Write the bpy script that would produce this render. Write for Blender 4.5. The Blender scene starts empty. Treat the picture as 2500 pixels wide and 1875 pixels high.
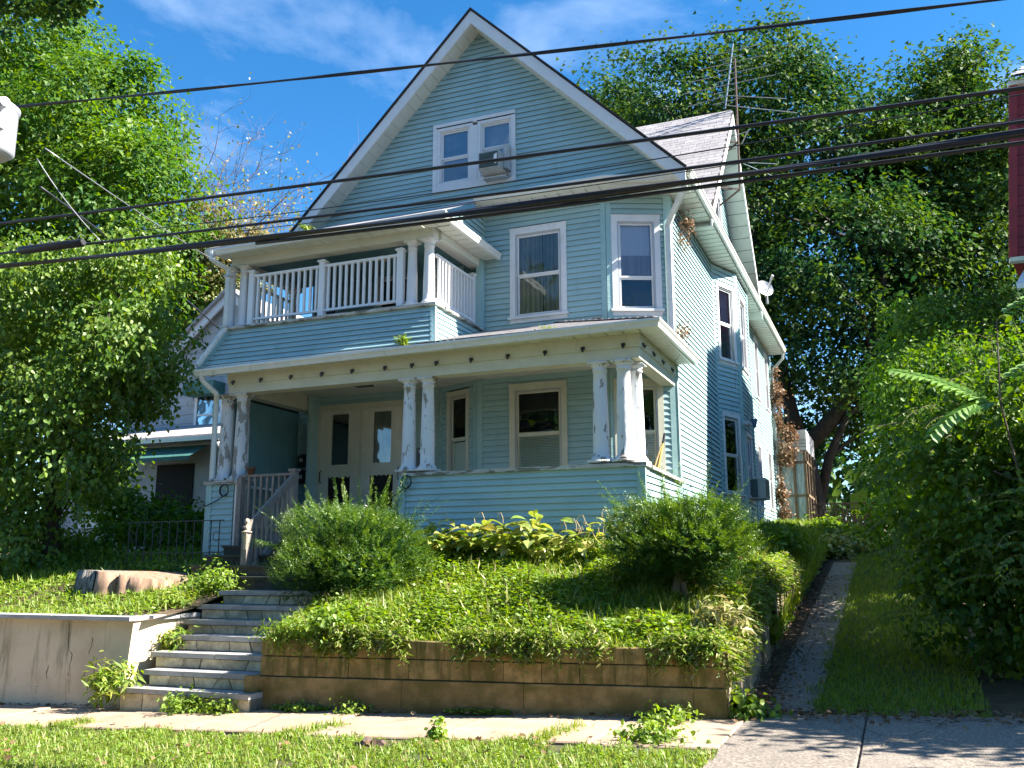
import bpy, math, random
import numpy as np
from mathutils import Matrix, Vector
PI=math.pi
random.seed(7)
C=bpy.context.scene.collection
S=bpy.context.scene
# ------------------------------------------------------------------ camera, world, sun, exposure
YAW,PIT,ROL=[math.radians(a) for a in (22.3,11.15,-.2)]
def setup_camera():
    cy,sy,cp,sp=math.cos(YAW),math.sin(YAW),math.cos(PIT),math.sin(PIT)
    fw=Vector((-sy*cp,cy*cp,sp)); r=Vector((cy,sy,0)); u=r.cross(fw)
    cr,sr=math.cos(ROL),math.sin(ROL)
    r2=cr*r+sr*u; u2=-sr*r+cr*u
    cd=bpy.data.cameras.new('camera'); co=bpy.data.objects.new('camera',cd); C.objects.link(co)
    m=Matrix(((r2.x,u2.x,-fw.x,0),(r2.y,u2.y,-fw.y,0),(r2.z,u2.z,-fw.z,1.6),(0,0,0,1)))
    co.matrix_world=m
    cd.sensor_width=36; cd.lens=36*2250/2500; cd.clip_start=.05; cd.clip_end=3000
    S.camera=co
setup_camera()
SUN_AZ,SUN_EL=13,41           # degrees from +X towards +Y, elevation
w=bpy.data.worlds.new("World"); S.world=w; w.use_nodes=True
nt=w.node_tree; nt.nodes.clear()
def wn(t): return nt.nodes.new(t)
sky=wn('ShaderNodeTexSky'); sky.sky_type='NISHITA'; sky.sun_disc=False
sky.sun_elevation=math.radians(SUN_EL); sky.sun_rotation=math.radians(90-SUN_AZ)
sky.air_density=1.0; sky.dust_density=.15; sky.ozone_density=4.5; sky.altitude=300
tc=wn('ShaderNodeTexCoord'); mp=wn('ShaderNodeMapping'); mp.inputs['Scale'].default_value=(1.0,1.6,2.6)
mp.inputs['Rotation'].default_value=(0,.5,.6)
nz=wn('ShaderNodeTexNoise'); nz.inputs['Scale'].default_value=1.7; nz.inputs['Detail'].default_value=9; nz.inputs['Roughness'].default_value=.58; nz.inputs['Distortion'].default_value=.5
cr_=wn('ShaderNodeValToRGB'); cr_.color_ramp.elements[0].position=.5; cr_.color_ramp.elements[0].color=(0,0,0,1)
cr_.color_ramp.elements[1].position=.78; cr_.color_ramp.elements[1].color=(.42,.42,.42,1)
mx=wn('ShaderNodeMixRGB'); mx.inputs[2].default_value=(6.2,7.2,8.6,1)
bg=wn('ShaderNodeBackground'); bg.inputs['Strength'].default_value=.072; wo=wn('ShaderNodeOutputWorld')
hs=wn('ShaderNodeHueSaturation'); hs.inputs['Hue'].default_value=.497; hs.inputs['Saturation'].default_value=1.27; hs.inputs['Value'].default_value=.84
L=nt.links
L.new(tc.outputs['Generated'],mp.inputs['Vector']); L.new(mp.outputs[0],nz.inputs['Vector']); L.new(nz.outputs['Fac'],cr_.inputs[0])
L.new(cr_.outputs[0],mx.inputs[0]); L.new(sky.outputs[0],hs.inputs['Color']); L.new(hs.outputs[0],mx.inputs[1]); L.new(mx.outputs[0],bg.inputs[0]); L.new(bg.outputs[0],wo.inputs[0])
sl=bpy.data.lights.new('sun','SUN'); sl.energy=5.0; sl.angle=math.radians(.53); sl.color=(1,.93,.82)
so=bpy.data.objects.new('sun',sl); C.objects.link(so)
a,e=math.radians(SUN_AZ),math.radians(SUN_EL)
SD=Vector((math.cos(a)*math.cos(e),math.sin(a)*math.cos(e),math.sin(e)))
so.rotation_euler=SD.to_track_quat('Z','Y').to_euler(); so.location=(20,0,30)
S.view_settings.view_transform='Standard'; S.view_settings.look='None'; S.view_settings.gamma=1; S.view_settings.exposure=2.15
S.view_settings.use_curve_mapping=False
S.render.engine='CYCLES'
S.cycles.max_bounces=6; S.cycles.diffuse_bounces=3; S.cycles.glossy_bounces=2; S.cycles.transparent_max_bounces=8; S.cycles.transmission_bounces=3

# ------------------------------------------------------------------ materials
MATS={}
def M(name,c1,c2=None,scale=5,rough=.6,bump=0,bscale=40,stretch=(1,1,1),lo=.4,hi=.6,metal=0,rnd=0,c3=None,s3=1.2,l3=.55,h3=.7,spec=.5,st3=(1,1,1)):
    m=bpy.data.materials.new(name); m.use_nodes=True; MATS[name]=m
    t=m.node_tree; N=t.nodes; K=t.links; b=N['Principled BSDF']
    b.inputs['Roughness'].default_value=rough; b.inputs['Metallic'].default_value=metal
    b.inputs['Specular IOR Level'].default_value=spec
    g=N.new('ShaderNodeNewGeometry')
    def noise(sc,stq,det=6):
        v=N.new('ShaderNodeMapping'); v.inputs['Scale'].default_value=stq; K.new(g.outputs['Position'],v.inputs['Vector'])
        n=N.new('ShaderNodeTexNoise'); n.inputs['Scale'].default_value=sc; n.inputs['Detail'].default_value=det; n.inputs['Roughness'].default_value=.62
        K.new(v.outputs[0],n.inputs['Vector']); return n.outputs['Fac']
    def ramp(f,l,h):
        r=N.new('ShaderNodeMapRange'); r.inputs['From Min'].default_value=l; r.inputs['From Max'].default_value=h; K.new(f,r.inputs['Value']); return r.outputs[0]
    rgb=N.new('ShaderNodeRGB'); rgb.outputs[0].default_value=(*c1,1); col=rgb.outputs[0]
    if c2:
        x=N.new('ShaderNodeMixRGB'); K.new(ramp(noise(scale,stretch),lo,hi),x.inputs[0]); K.new(col,x.inputs[1]); x.inputs[2].default_value=(*c2,1); col=x.outputs[0]
    if c3:
        x=N.new('ShaderNodeMixRGB'); K.new(ramp(noise(s3,st3),l3,h3),x.inputs[0]); K.new(col,x.inputs[1]); x.inputs[2].default_value=(*c3,1); col=x.outputs[0]
    if rnd:
        at=N.new('ShaderNodeAttribute'); at.attribute_name='rnd'
        oi=N.new('ShaderNodeObjectInfo'); ad=N.new('ShaderNodeMath'); ad.operation='ADD'; K.new(at.outputs['Fac'],ad.inputs[0]); K.new(oi.outputs['Random'],ad.inputs[1])
        fr=N.new('ShaderNodeMath'); fr.operation='FRACT'; K.new(ad.outputs[0],fr.inputs[0])
        h=N.new('ShaderNodeHueSaturation'); rr=N.new('ShaderNodeMapRange'); K.new(fr.outputs[0],rr.inputs['Value']); rr.inputs['To Min'].default_value=1-rnd; rr.inputs['To Max'].default_value=1+rnd
        K.new(rr.outputs[0],h.inputs['Value']); K.new(col,h.inputs['Color']); col=h.outputs[0]
    K.new(col,b.inputs['Base Color'])
    if bump:
        bn=N.new('ShaderNodeBump'); bn.inputs['Strength'].default_value=bump; bn.inputs['Distance'].default_value=.01
        K.new(noise(bscale,stretch,5),bn.inputs['Height']); K.new(bn.outputs[0],b.inputs['Normal'])
    return m
def leafmat(name,cols,trans=.35,gloss=.035,rough=.5):
    m=bpy.data.materials.new(name); m.use_nodes=True; MATS[name]=m
    t=m.node_tree; N=t.nodes; K=t.links; N.clear()
    at=N.new('ShaderNodeAttribute'); at.attribute_name='rnd'
    oi=N.new('ShaderNodeObjectInfo'); ad=N.new('ShaderNodeMath'); ad.operation='ADD'; K.new(at.outputs['Fac'],ad.inputs[0]); K.new(oi.outputs['Random'],ad.inputs[1])
    fr=N.new('ShaderNodeMath'); fr.operation='FRACT'; K.new(ad.outputs[0],fr.inputs[0])
    r=N.new('ShaderNodeValToRGB'); r.color_ramp.elements.remove(r.color_ramp.elements[1])
    for i,c in enumerate(cols):
        el=r.color_ramp.elements[0] if i==0 else r.color_ramp.elements.new(i/(len(cols)-1))
        el.position=i/(len(cols)-1); el.color=(*c,1)
    K.new(fr.outputs[0],r.inputs[0])
    d=N.new('ShaderNodeBsdfDiffuse'); tr=N.new('ShaderNodeBsdfTranslucent'); gl=N.new('ShaderNodeBsdfGlossy'); gl.inputs['Roughness'].default_value=rough; gl.inputs['Color'].default_value=(1,1,1,1)
    hs=N.new('ShaderNodeHueSaturation'); hs.inputs['Hue'].default_value=.485; hs.inputs['Saturation'].default_value=1.15; hs.inputs['Value'].default_value=1.5
    K.new(r.outputs[0],d.inputs[0]); K.new(r.outputs[0],hs.inputs['Color']); K.new(hs.outputs[0],tr.inputs[0])
    a_=N.new('ShaderNodeMixShader'); a_.inputs[0].default_value=trans; K.new(d.outputs[0],a_.inputs[1]); K.new(tr.outputs[0],a_.inputs[2])
    b_=N.new('ShaderNodeMixShader'); b_.inputs[0].default_value=gloss; K.new(a_.outputs[0],b_.inputs[1]); K.new(gl.outputs[0],b_.inputs[2])
    o=N.new('ShaderNodeOutputMaterial'); K.new(b_.outputs[0],o.inputs[0]); return m
def glassmat(name,tint,refl=.35,rough=.03):
    m=bpy.data.materials.new(name); m.use_nodes=True; MATS[name]=m
    t=m.node_tree; N=t.nodes; K=t.links; N.clear()
    tr=N.new('ShaderNodeBsdfTransparent'); tr.inputs[0].default_value=(*tint,1)
    gl=N.new('ShaderNodeBsdfGlossy'); gl.inputs['Roughness'].default_value=rough; gl.inputs[0].default_value=(.9,.95,1,1)
    f=N.new('ShaderNodeFresnel'); f.inputs[0].default_value=1.5; mr=N.new('ShaderNodeMath'); mr.operation='MULTIPLY_ADD'; mr.inputs[1].default_value=1.0; mr.inputs[2].default_value=refl*.2
    g=N.new('ShaderNodeNewGeometry'); nz=N.new('ShaderNodeTexNoise'); nz.inputs['Scale'].default_value=1.8; K.new(g.outputs['Position'],nz.inputs['Vector'])
    bn=N.new('ShaderNodeBump'); bn.inputs['Strength'].default_value=.25; bn.inputs['Distance'].default_value=.03; K.new(nz.outputs['Fac'],bn.inputs['Height']); K.new(bn.outputs[0],gl.inputs['Normal'])
    K.new(f.outputs[0],mr.inputs[0]); mi=N.new('ShaderNodeMixShader'); K.new(mr.outputs[0],mi.inputs[0]); K.new(tr.outputs[0],mi.inputs[1]); K.new(gl.outputs[0],mi.inputs[2])
    o=N.new('ShaderNodeOutputMaterial'); K.new(mi.outputs[0],o.inputs[0]); return m

siding=M('siding',(.30,.455,.47),(.335,.495,.505),scale=1.3,rough=.45,bump=.15,bscale=14,stretch=(1,1,3),rnd=.05,c3=(.24,.365,.36),s3=2.6,l3=.55,h3=.85,st3=(1,1,.25))
sidetrim=M('siding_trim',(.26,.425,.43),(.30,.465,.47),scale=3,rough=.45,c3=(.2,.3,.3),s3=4,l3=.62,h3=.9)
sidback=M('siding_back',(.12,.2,.2),rough=.8)
bead_and_shade=M('teal_beadboard_and_shade',(.10,.22,.24),(.12,.25,.27),scale=4,rough=.6)  # panel and ceiling paint; also puts shade into the balcony back wall's colour
white=M('white_trim',(.64,.65,.66),(.70,.70,.70),scale=4,rough=.42,c3=(.45,.44,.4),s3=3,l3=.62,h3=.9,st3=(1,1,.5))
vinyl=M('white_vinyl',(.75,.76,.78),rough=.3)
doorp=M('door_paint',(.66,.65,.57),(.60,.59,.51),scale=3,rough=.5)
cream=M('cream_paint',(.52,.52,.42),(.58,.58,.47),scale=2.5,rough=.55,c3=(.4,.38,.28),s3=5,l3=.6,h3=.9,st3=(1,1,.3))
soffit=M('soffit',(.55,.57,.52),(.6,.62,.56),scale=2,rough=.55,c3=(.36,.36,.3),s3=2.5,l3=.6,h3=.9)
gutterm=M('gutter_metal',(.6,.63,.6),(.66,.68,.65),scale=6,rough=.35,c3=(.3,.31,.26),s3=9,l3=.6,h3=.8,bump=.1)
peel=M('peeling_paint',(.68,.70,.72),(.64,.66,.68),scale=7,rough=.7,bump=.7,bscale=22,stretch=(1,1,.45),c3=(.27,.245,.215),s3=9,l3=.585,h3=.6,st3=(1,1,.38))
peelm=M('peeling_paint_worst',(.62,.63,.64),(.56,.57,.57),scale=7,rough=.75,bump=.9,bscale=22,stretch=(1,1,.4),c3=(.26,.24,.22),s3=7.5,l3=.54,h3=.555,st3=(1,1,.33))
shingle=M('roof_shingle',(.35,.33,.335),(.27,.255,.26),scale=9,rough=.9,bump=.4,bscale=120,rnd=.14,c3=(.3,.29,.28),s3=1.1,l3=.5,h3=.9)
roofdark=M('roof_edge',(.035,.033,.035),rough=.9)
dark=M('dark_interior',(.012,.014,.015),rough=.9)
curtain=M('curtain_cloth',(.36,.38,.34),(.22,.24,.2),scale=1.0,rough=.9,stretch=(14,14,.2),lo=.35,hi=.65)
curtain2=M('curtain_white',(.72,.74,.82),(.62,.64,.74),scale=1,rough=.9,stretch=(3,3,.3))
curtain3=M('curtain_lilac',(.36,.33,.42),(.25,.23,.30),scale=1.2,rough=.9,stretch=(16,16,.2))
blindm=M('blind_vinyl',(.72,.76,.68),rough=.6)
alu=M('aluminium_frame',(.42,.43,.45),rough=.4,metal=.3)
glass=glassmat('window_glass',(.8,.84,.82),.15)
glassc=glassmat('window_glass_clear',(.93,.94,.95),.15)
glassd=glassmat('window_glass_dark',(.92,.95,.93),.2)
glassb=glassmat('window_glass_sky',(.5,.56,.6),.75)
gwood=M('grey_wood',(.27,.23,.20),(.17,.145,.125),scale=6,rough=.85,bump=.5,bscale=30,stretch=(6,6,.6),c3=(.3,.27,.25),s3=5,l3=.55,h3=.8)
dwood=M('dark_wood',(.085,.072,.06),(.055,.05,.042),scale=6,rough=.9,bump=.4,stretch=(1,6,6),c3=(.05,.065,.03),s3=3,l3=.5,h3=.7)
rotwood=M('rotten_wood',(.09,.04,.025),(.03,.02,.016),scale=12,rough=.95,bump=.6,stretch=(.4,1,1))
blue_stone=M('bluestone',(.34,.33,.32),(.26,.255,.25),scale=5,rough=.8,bump=.25,bscale=60,rnd=.1,c3=(.36,.34,.3),s3=3,l3=.55,h3=.8)
riser=M('riser_stone',(.62,.54,.38),(.44,.37,.25),scale=9,rough=.75,bump=.4,bscale=35,rnd=.28,c3=(.22,.2,.13),s3=4,l3=.55,h3=.8)
mortar=M('mortar',(.17,.155,.12),(.10,.10,.075),scale=12,rough=.95,bump=.4)
block=M('mossy_block',(.30,.21,.085),(.15,.108,.036),scale=5.5,rough=.92,bump=.6,bscale=40,rnd=.13,c3=(.10,.088,.018),s3=3.4,l3=.47,h3=.62,st3=(2.6,1,.45))
blockfoot=M('mossy_footing',(.27,.19,.08),(.15,.105,.038),scale=4,rough=.92,bump=.5,bscale=45,rnd=.06,c3=(.11,.09,.02),s3=2.2,l3=.44,h3=.64,st3=(1,1,1.6))
parge=M('parged_concrete',(.60,.50,.365),(.50,.405,.28),scale=1.8,rough=.85,bump=.3,bscale=50,c3=(.2,.185,.11),s3=1.9,l3=.56,h3=.74,st3=(2.8,2.8,.45))
capst=M('slate_cap',(.36,.36,.37),(.28,.28,.285),scale=5,rough=.75,bump=.2,rnd=.1)
concrete=M('sidewalk_concrete',(.37,.275,.195),(.30,.215,.15),scale=3,rough=.9,bump=.35,bscale=130,rnd=.05,c3=(.22,.16,.105),s3=1.6,l3=.56,h3=.8)
aggr=M('aggregate_concrete',(.29,.25,.21),(.13,.11,.092),scale=42,rough=.9,bump=.8,bscale=110,lo=.42,hi=.58,rnd=.05,c3=(.16,.14,.12),s3=1.7,l3=.52,h3=.8)
soil=M('soil',(.115,.08,.048),(.06,.042,.025),scale=4,rough=1,bump=.8,bscale=30,c3=(.13,.09,.05),s3=14,l3=.52,h3=.7)
lawn=M('lawn_soil',(.045,.065,.018),(.07,.058,.025),scale=5,rough=1,bump=.6,bscale=40,c3=(.03,.05,.012),s3=2)
asphalt=M('asphalt',(.05,.05,.052),(.04,.04,.042),scale=20,rough=.9,bump=.3,bscale=120)
black=M('black_rubber',(.012,.013,.017),rough=.5)
cablem=M('cable_sheath',(.014,.016,.024),(.02,.022,.03),scale=20,rough=.45)
steelw=M('steel_wire',(.35,.36,.38),rough=.35,metal=.7)
ironm=M('wrought_iron',(.02,.022,.024),rough=.6)
rust=M('rusty_steel',(.11,.065,.05),(.07,.045,.04),scale=20,rough=.8,bump=.3)
acm=M('ac_case',(.45,.47,.46),(.38,.4,.38),scale=8,rough=.5,c3=(.28,.25,.2),s3=14,l3=.6,h3=.75)
acg=M('ac_grille',(.05,.085,.09),(.07,.11,.115),scale=10,rough=.6)
acchip=M('ac_chipped_paint',(.72,.73,.74),rough=.6)
greym=M('galvanised_grey',(.48,.5,.54),(.42,.44,.48),scale=4,rough=.35,metal=.1)
bark=M('bark',(.055,.045,.036),(.03,.026,.021),scale=7,rough=.95,bump=.9,bscale=26,stretch=(2,2,.5))
barkl=M('bark_light',(.2,.16,.12),(.1,.08,.06),scale=14,rough=.95,bump=.7,stretch=(3,3,.5))
stumpb=M('stump_bark',(.25,.235,.215),(.08,.07,.06),scale=11,rough=.95,bump=1,bscale=26,stretch=(2.6,2.6,.55),lo=.42,hi=.58)
stumpw=M('stump_bare_wood',(.33,.215,.15),(.22,.135,.085),scale=5,rough=.85,bump=.5,stretch=(5,5,.6),c3=(.09,.06,.04),s3=3.2,l3=.6,h3=.72,st3=(3,3,.8))
nbw=M('neighbour_shingle_white',(.40,.42,.44),(.34,.36,.38),scale=3,rough=.7,rnd=.05)
teal=M('teal_awning',(.03,.11,.10),(.05,.16,.14),scale=3,rough=.7)
redp=M('red_siding',(.24,.018,.022),(.19,.014,.018),scale=3,rough=.6)
yellow=M('yellow_handle',(.6,.4,.08),rough=.5)
bluep=M('blue_plastic',(.05,.10,.22),rough=.4)
redb=M('red_plastic',(.3,.03,.02),rough=.5)
straw=M('broom_straw',(.55,.4,.18),(.4,.28,.12),scale=30,rough=.9)
terra=M('flower_pot_clay',(.12,.06,.04),rough=.85)
brassy=M('dull_black_metal',(.02,.02,.02),rough=.35)
papery=M('paper_label',(.55,.56,.56),rough=.6)
lampg=M('frosted_glass',(.5,.52,.5),rough=.3)
deadm=leafmat('dead_leaf',[(.16,.09,.045),(.28,.18,.10),(.11,.065,.035),(.22,.14,.08)],.15,.02)
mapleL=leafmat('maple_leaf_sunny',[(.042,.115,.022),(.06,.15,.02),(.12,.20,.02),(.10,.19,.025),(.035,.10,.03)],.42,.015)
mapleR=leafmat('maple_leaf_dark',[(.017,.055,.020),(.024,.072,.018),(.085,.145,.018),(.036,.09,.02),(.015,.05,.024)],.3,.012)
yleaf=leafmat('autumn_leaf',[(.22,.23,.06),(.15,.19,.05),(.30,.22,.09),(.12,.17,.05)],.4,.04)
vinel=leafmat('vine_leaf',[(.07,.15,.02),(.11,.20,.022),(.17,.25,.04),(.05,.12,.025)],.42,.022,.45)
shrubl=leafmat('shrub_leaf',[(.045,.125,.022),(.075,.165,.02),(.13,.22,.025),(.03,.09,.02)],.4,.018,.45)
yewm=leafmat('yew_needle',[(.018,.065,.013),(.03,.085,.012),(.05,.115,.012),(.02,.06,.02)],.22,.015,.45)
yewt=leafmat('yew_new_shoot',[(.095,.19,.02),(.15,.25,.03),(.075,.15,.018)],.35,.05,.4)
hostam=leafmat('hosta_leaf',[(.26,.34,.05),(.36,.38,.09),(.16,.28,.035),(.33,.30,.08),(.10,.21,.03),(.42,.42,.14)],.35,.08,.4)
grassm=leafmat('grass_blade',[(.10,.19,.02),(.15,.25,.03),(.21,.30,.035),(.28,.30,.07),(.08,.17,.018)],.4,.02)
weedm=leafmat('weed_leaf',[(.11,.20,.02),(.16,.27,.03),(.24,.34,.055),(.08,.16,.02)],.42,.025)
dryg=leafmat('dry_grass',[(.26,.25,.09),(.2,.23,.06),(.33,.29,.13),(.15,.21,.045)],.3,.03)
tohm=leafmat('bright_compound_leaf',[(.14,.30,.02),(.17,.34,.03),(.11,.25,.02)],.5,.07)

# ------------------------------------------------------------------ mesh helpers
def V(*a): return Vector(a)
class MB:
    def __init__(s): s.v=[];s.f=[];s.r=[];s.cur=0.
    def add(s,vs,fs):
        o=len(s.v); s.v+= [tuple(x) for x in vs]; s.f+=[tuple(i+o for i in f) for f in fs]; s.r+=[s.cur]*len(fs); return s
    def box(s,x0,y0,z0,x1,y1,z1):
        x0,x1=min(x0,x1),max(x0,x1);y0,y1=min(y0,y1),max(y0,y1);z0,z1=min(z0,z1),max(z0,z1)
        return s.add([(x0,y0,z0),(x1,y0,z0),(x1,y1,z0),(x0,y1,z0),(x0,y0,z1),(x1,y0,z1),(x1,y1,z1),(x0,y1,z1)],BF)
    def lbox(s,O,d,n,u0,u1,v0,v1,z0,z1):      # local frame: u along d, v along n (outwards), z up
        P=lambda u,v,z:(O[0]+d[0]*u+n[0]*v,O[1]+d[1]*u+n[1]*v,O[2]+z)
        q=[P(u0,v1,z0),P(u1,v1,z0),P(u1,v0,z0),P(u0,v0,z0),P(u0,v1,z1),P(u1,v1,z1),P(u1,v0,z1),P(u0,v0,z1)]
        return s.add(q,BF)
    def prism(s,poly,ext):                      # poly: 3D points, ext: vector
        n=len(poly); a=[Vector(p) for p in poly]; b=[p+Vector(ext) for p in a]
        return s.add(a+b,[tuple(range(n))[::-1],tuple(range(n,2*n))]+[(i,(i+1)%n,n+(i+1)%n,n+i) for i in range(n)])
    def quad(s,*p): return s.add(p,[tuple(range(len(p)))])
    def beam(s,a,b,w,h,up=(0,0,1)):             # rectangular bar a->b
        a,b=Vector(a),Vector(b); t=(b-a).normalized(); sx=t.cross(Vector(up)).normalized(); sz=sx.cross(t)
        q=[]
        for p in (a,b):
            for i,j in ((-1,-1),(1,-1),(1,1),(-1,1)): q.append(p+sx*w/2*i+sz*h/2*j)
        return s.add(q,[(3,2,1,0),(4,5,6,7),(0,1,5,4),(1,2,6,5),(2,3,7,6),(3,0,4,7)])
    def tube(s,pts,r,n=6,cap=True):
        pts=[Vector(p) for p in pts]; R=r if hasattr(r,'__len__') else [r]*len(pts); rings=[]
        up=Vector((0,0,1)); prev=None
        for i,p in enumerate(pts):
            t=(pts[min(i+1,len(pts)-1)]-pts[max(i-1,0)]); t=t.normalized() if t.length>1e-9 else up
            if prev is None: x=t.cross(up); x=x.normalized() if x.length>1e-3 else Vector((1,0,0))
            else: x=(prev-t*prev.dot(t)).normalized()
            prev=x; y=t.cross(x)
            rings.append([p+(x*math.cos(2*PI*k/n)+y*math.sin(2*PI*k/n))*R[i] for k in range(n)])
        fs=[]
        for i in range(len(pts)-1):
            for k in range(n): fs.append((i*n+k,i*n+(k+1)%n,(i+1)*n+(k+1)%n,(i+1)*n+k))
        if cap: fs+=[tuple(range(n))[::-1],tuple((len(pts)-1)*n+k for k in range(n))]
        return s.add([p for rg in rings for p in rg],fs)
    def lathe(s,c,prof,n=20,axis='z'):          # prof: (r,z)
        vs=[];fs=[]
        for r,z in prof:
            for k in range(n):
                a=2*PI*k/n; vs.append((c[0]+r*math.cos(a),c[1]+r*math.sin(a),c[2]+z) if axis=='z' else (c[0]+r*math.cos(a),c[1]+z,c[2]+r*math.sin(a)))
        for i in range(len(prof)-1):
            for k in range(n): fs.append((i*n+k,i*n+(k+1)%n,(i+1)*n+(k+1)%n,(i+1)*n+k))
        fs+=[tuple(range(n))[::-1],tuple((len(prof)-1)*n+k for k in range(n))]
        return s.add(vs,fs)
    def mesh(s,name,mats,smooth=False):
        me=bpy.data.meshes.new(name); me.from_pydata(s.v,[],s.f)
        for m in (mats if isinstance(mats,(list,tuple)) else [mats]): me.materials.append(m)
        if any(s.r):
            at=me.attributes.new('rnd','FLOAT','FACE'); at.data.foreach_set('value',s.r)
        if smooth:
            me.polygons.foreach_set('use_smooth',[len(p.vertices)==4 for p in me.polygons])
        me.validate(); me.update(); return me
    def build(s,name,mats,parent=None,smooth=False,loc=(0,0,0),**k):
        return link(name,s.mesh(name,mats,smooth),parent,loc,**k)
BF=[(3,2,1,0),(4,5,6,7),(0,1,5,4),(1,2,6,5),(2,3,7,6),(3,0,4,7)]
def link(name,me,parent=None,loc=(0,0,0),rot=(0,0,0),sc=(1,1,1),label=None,cat=None,group=None,kind=None):
    o=bpy.data.objects.new(name,me); C.objects.link(o); o.location=loc; o.rotation_euler=rot; o.scale=sc
    if parent is not None: attach(o,parent)
    tag(o,label,cat,group,kind); return o
def wpos(o):
    p=Vector(o.location); q=o.parent
    return p if q is None else p+o.matrix_parent_inverse.translation+wpos(q)
def attach(o,p):
    o.parent=p; o.matrix_parent_inverse=Matrix.Translation(-wpos(p))
def tag(o,label=None,cat=None,group=None,kind=None):
    if label: o['label']=label
    if cat: o['category']=cat
    if group: o['group']=group
    if kind: o['kind']=kind
    return o
def thing(name,label,cat,loc=(0,0,0),group=None):
    o=bpy.data.objects.new(name,None); C.objects.link(o); o.location=loc; o.empty_display_size=.2
    return tag(o,label,cat,group)
# ------------------------------------------------------------------ foliage (numpy)
SH={'kite':([(0,0,0),(.45,.34,.06),(1,0,0),(.45,-.34,.06)],[(0,2,1),(0,3,2)]),
'blade':([(0,.06,0),(0,-.06,0),(.55,.045,.1),(.55,-.045,.1),(1,0,.02)],[(0,1,3),(0,3,2),(2,3,4)]),
'tri':([(0,.07,0),(0,-.07,0),(1,0,0)],[(0,1,2)]),
'ovate':([(0,0,0),(.28,.33,.07),(.68,.25,.05),(1,0,-.05),(.68,-.25,.05),(.28,-.33,.07)],[(0,3,2),(0,2,1),(0,4,3),(0,5,4)]),
'maple':([(0,0,0),(.08,.46,.05),(.42,.2,.03),(.62,.42,.03),(1,0,-.04),(.62,-.42,.03),(.42,-.2,.03),(.08,-.46,.05)],[(0,2,1),(0,4,2),(2,4,3),(0,6,4),(4,6,5),(0,7,6)]),
'maple4':([(0,0,0),(.08,.46,.05),(.42,.22,.03),(1,0,-.04),(.42,-.22,.03),(.08,-.46,.05)],[(0,2,1),(0,3,2),(0,4,3),(0,5,4)]),
'lance':([(0,0,0),(.35,.14,.03),(1,0,-.04),(.35,-.14,.03)],[(0,2,1),(0,3,2)])}
def nrm(a): return a/np.maximum(np.linalg.norm(a,axis=1,keepdims=True),1e-9)
def leafgeo(P,D,Nn,size,shape,col):
    """P origins, D leaf directions, Nn approx normals, size lengths -> verts, tris, per-tri rnd"""
    D=nrm(D); W=nrm(np.cross(Nn,D)); Z=np.cross(D,W)
    T,F=SH[shape]; T=np.array(T); F=np.array(F); n=len(P)
    v=P[:,None,:]+size[:,None,None]*(T[None,:,0,None]*D[:,None,:]+T[None,:,1,None]*W[:,None,:]+T[None,:,2,None]*Z[:,None,:])
    f=F[None]+(np.arange(n)*len(T))[:,None,None]
    return v.reshape(-1,3),f.reshape(-1,3),np.repeat(col,len(F))
def npmesh(name,parts,mats):
    """parts: list of (v,f,r,matindex)"""
    vs=[];fs=[];rs=[];ms=[];o=0
    for v,f,r,mi in parts:
        vs.append(v);fs.append(f+o);rs.append(r);ms.append(np.full(len(f),mi,np.int32));o+=len(v)
    v=np.concatenate(vs).astype(np.float32);f=np.concatenate(fs).astype(np.int32);r=np.concatenate(rs).astype(np.float32);m=np.concatenate(ms)
    me=bpy.data.meshes.new(name); me.vertices.add(len(v)); me.vertices.foreach_set('co',v.ravel())
    me.loops.add(len(f)*3); me.loops.foreach_set('vertex_index',f.ravel())
    me.polygons.add(len(f)); me.polygons.foreach_set('loop_start',np.arange(0,len(f)*3,3,dtype=np.int32))
    me.polygons.foreach_set('material_index',m)
    for mt in mats: me.materials.append(mt)
    at=me.attributes.new('rnd','FLOAT','FACE'); at.data.foreach_set('value',r)
    me.update(calc_edges=True); return me
def rdir(R,n): return nrm(R.normal(size=(n,3)))
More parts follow.
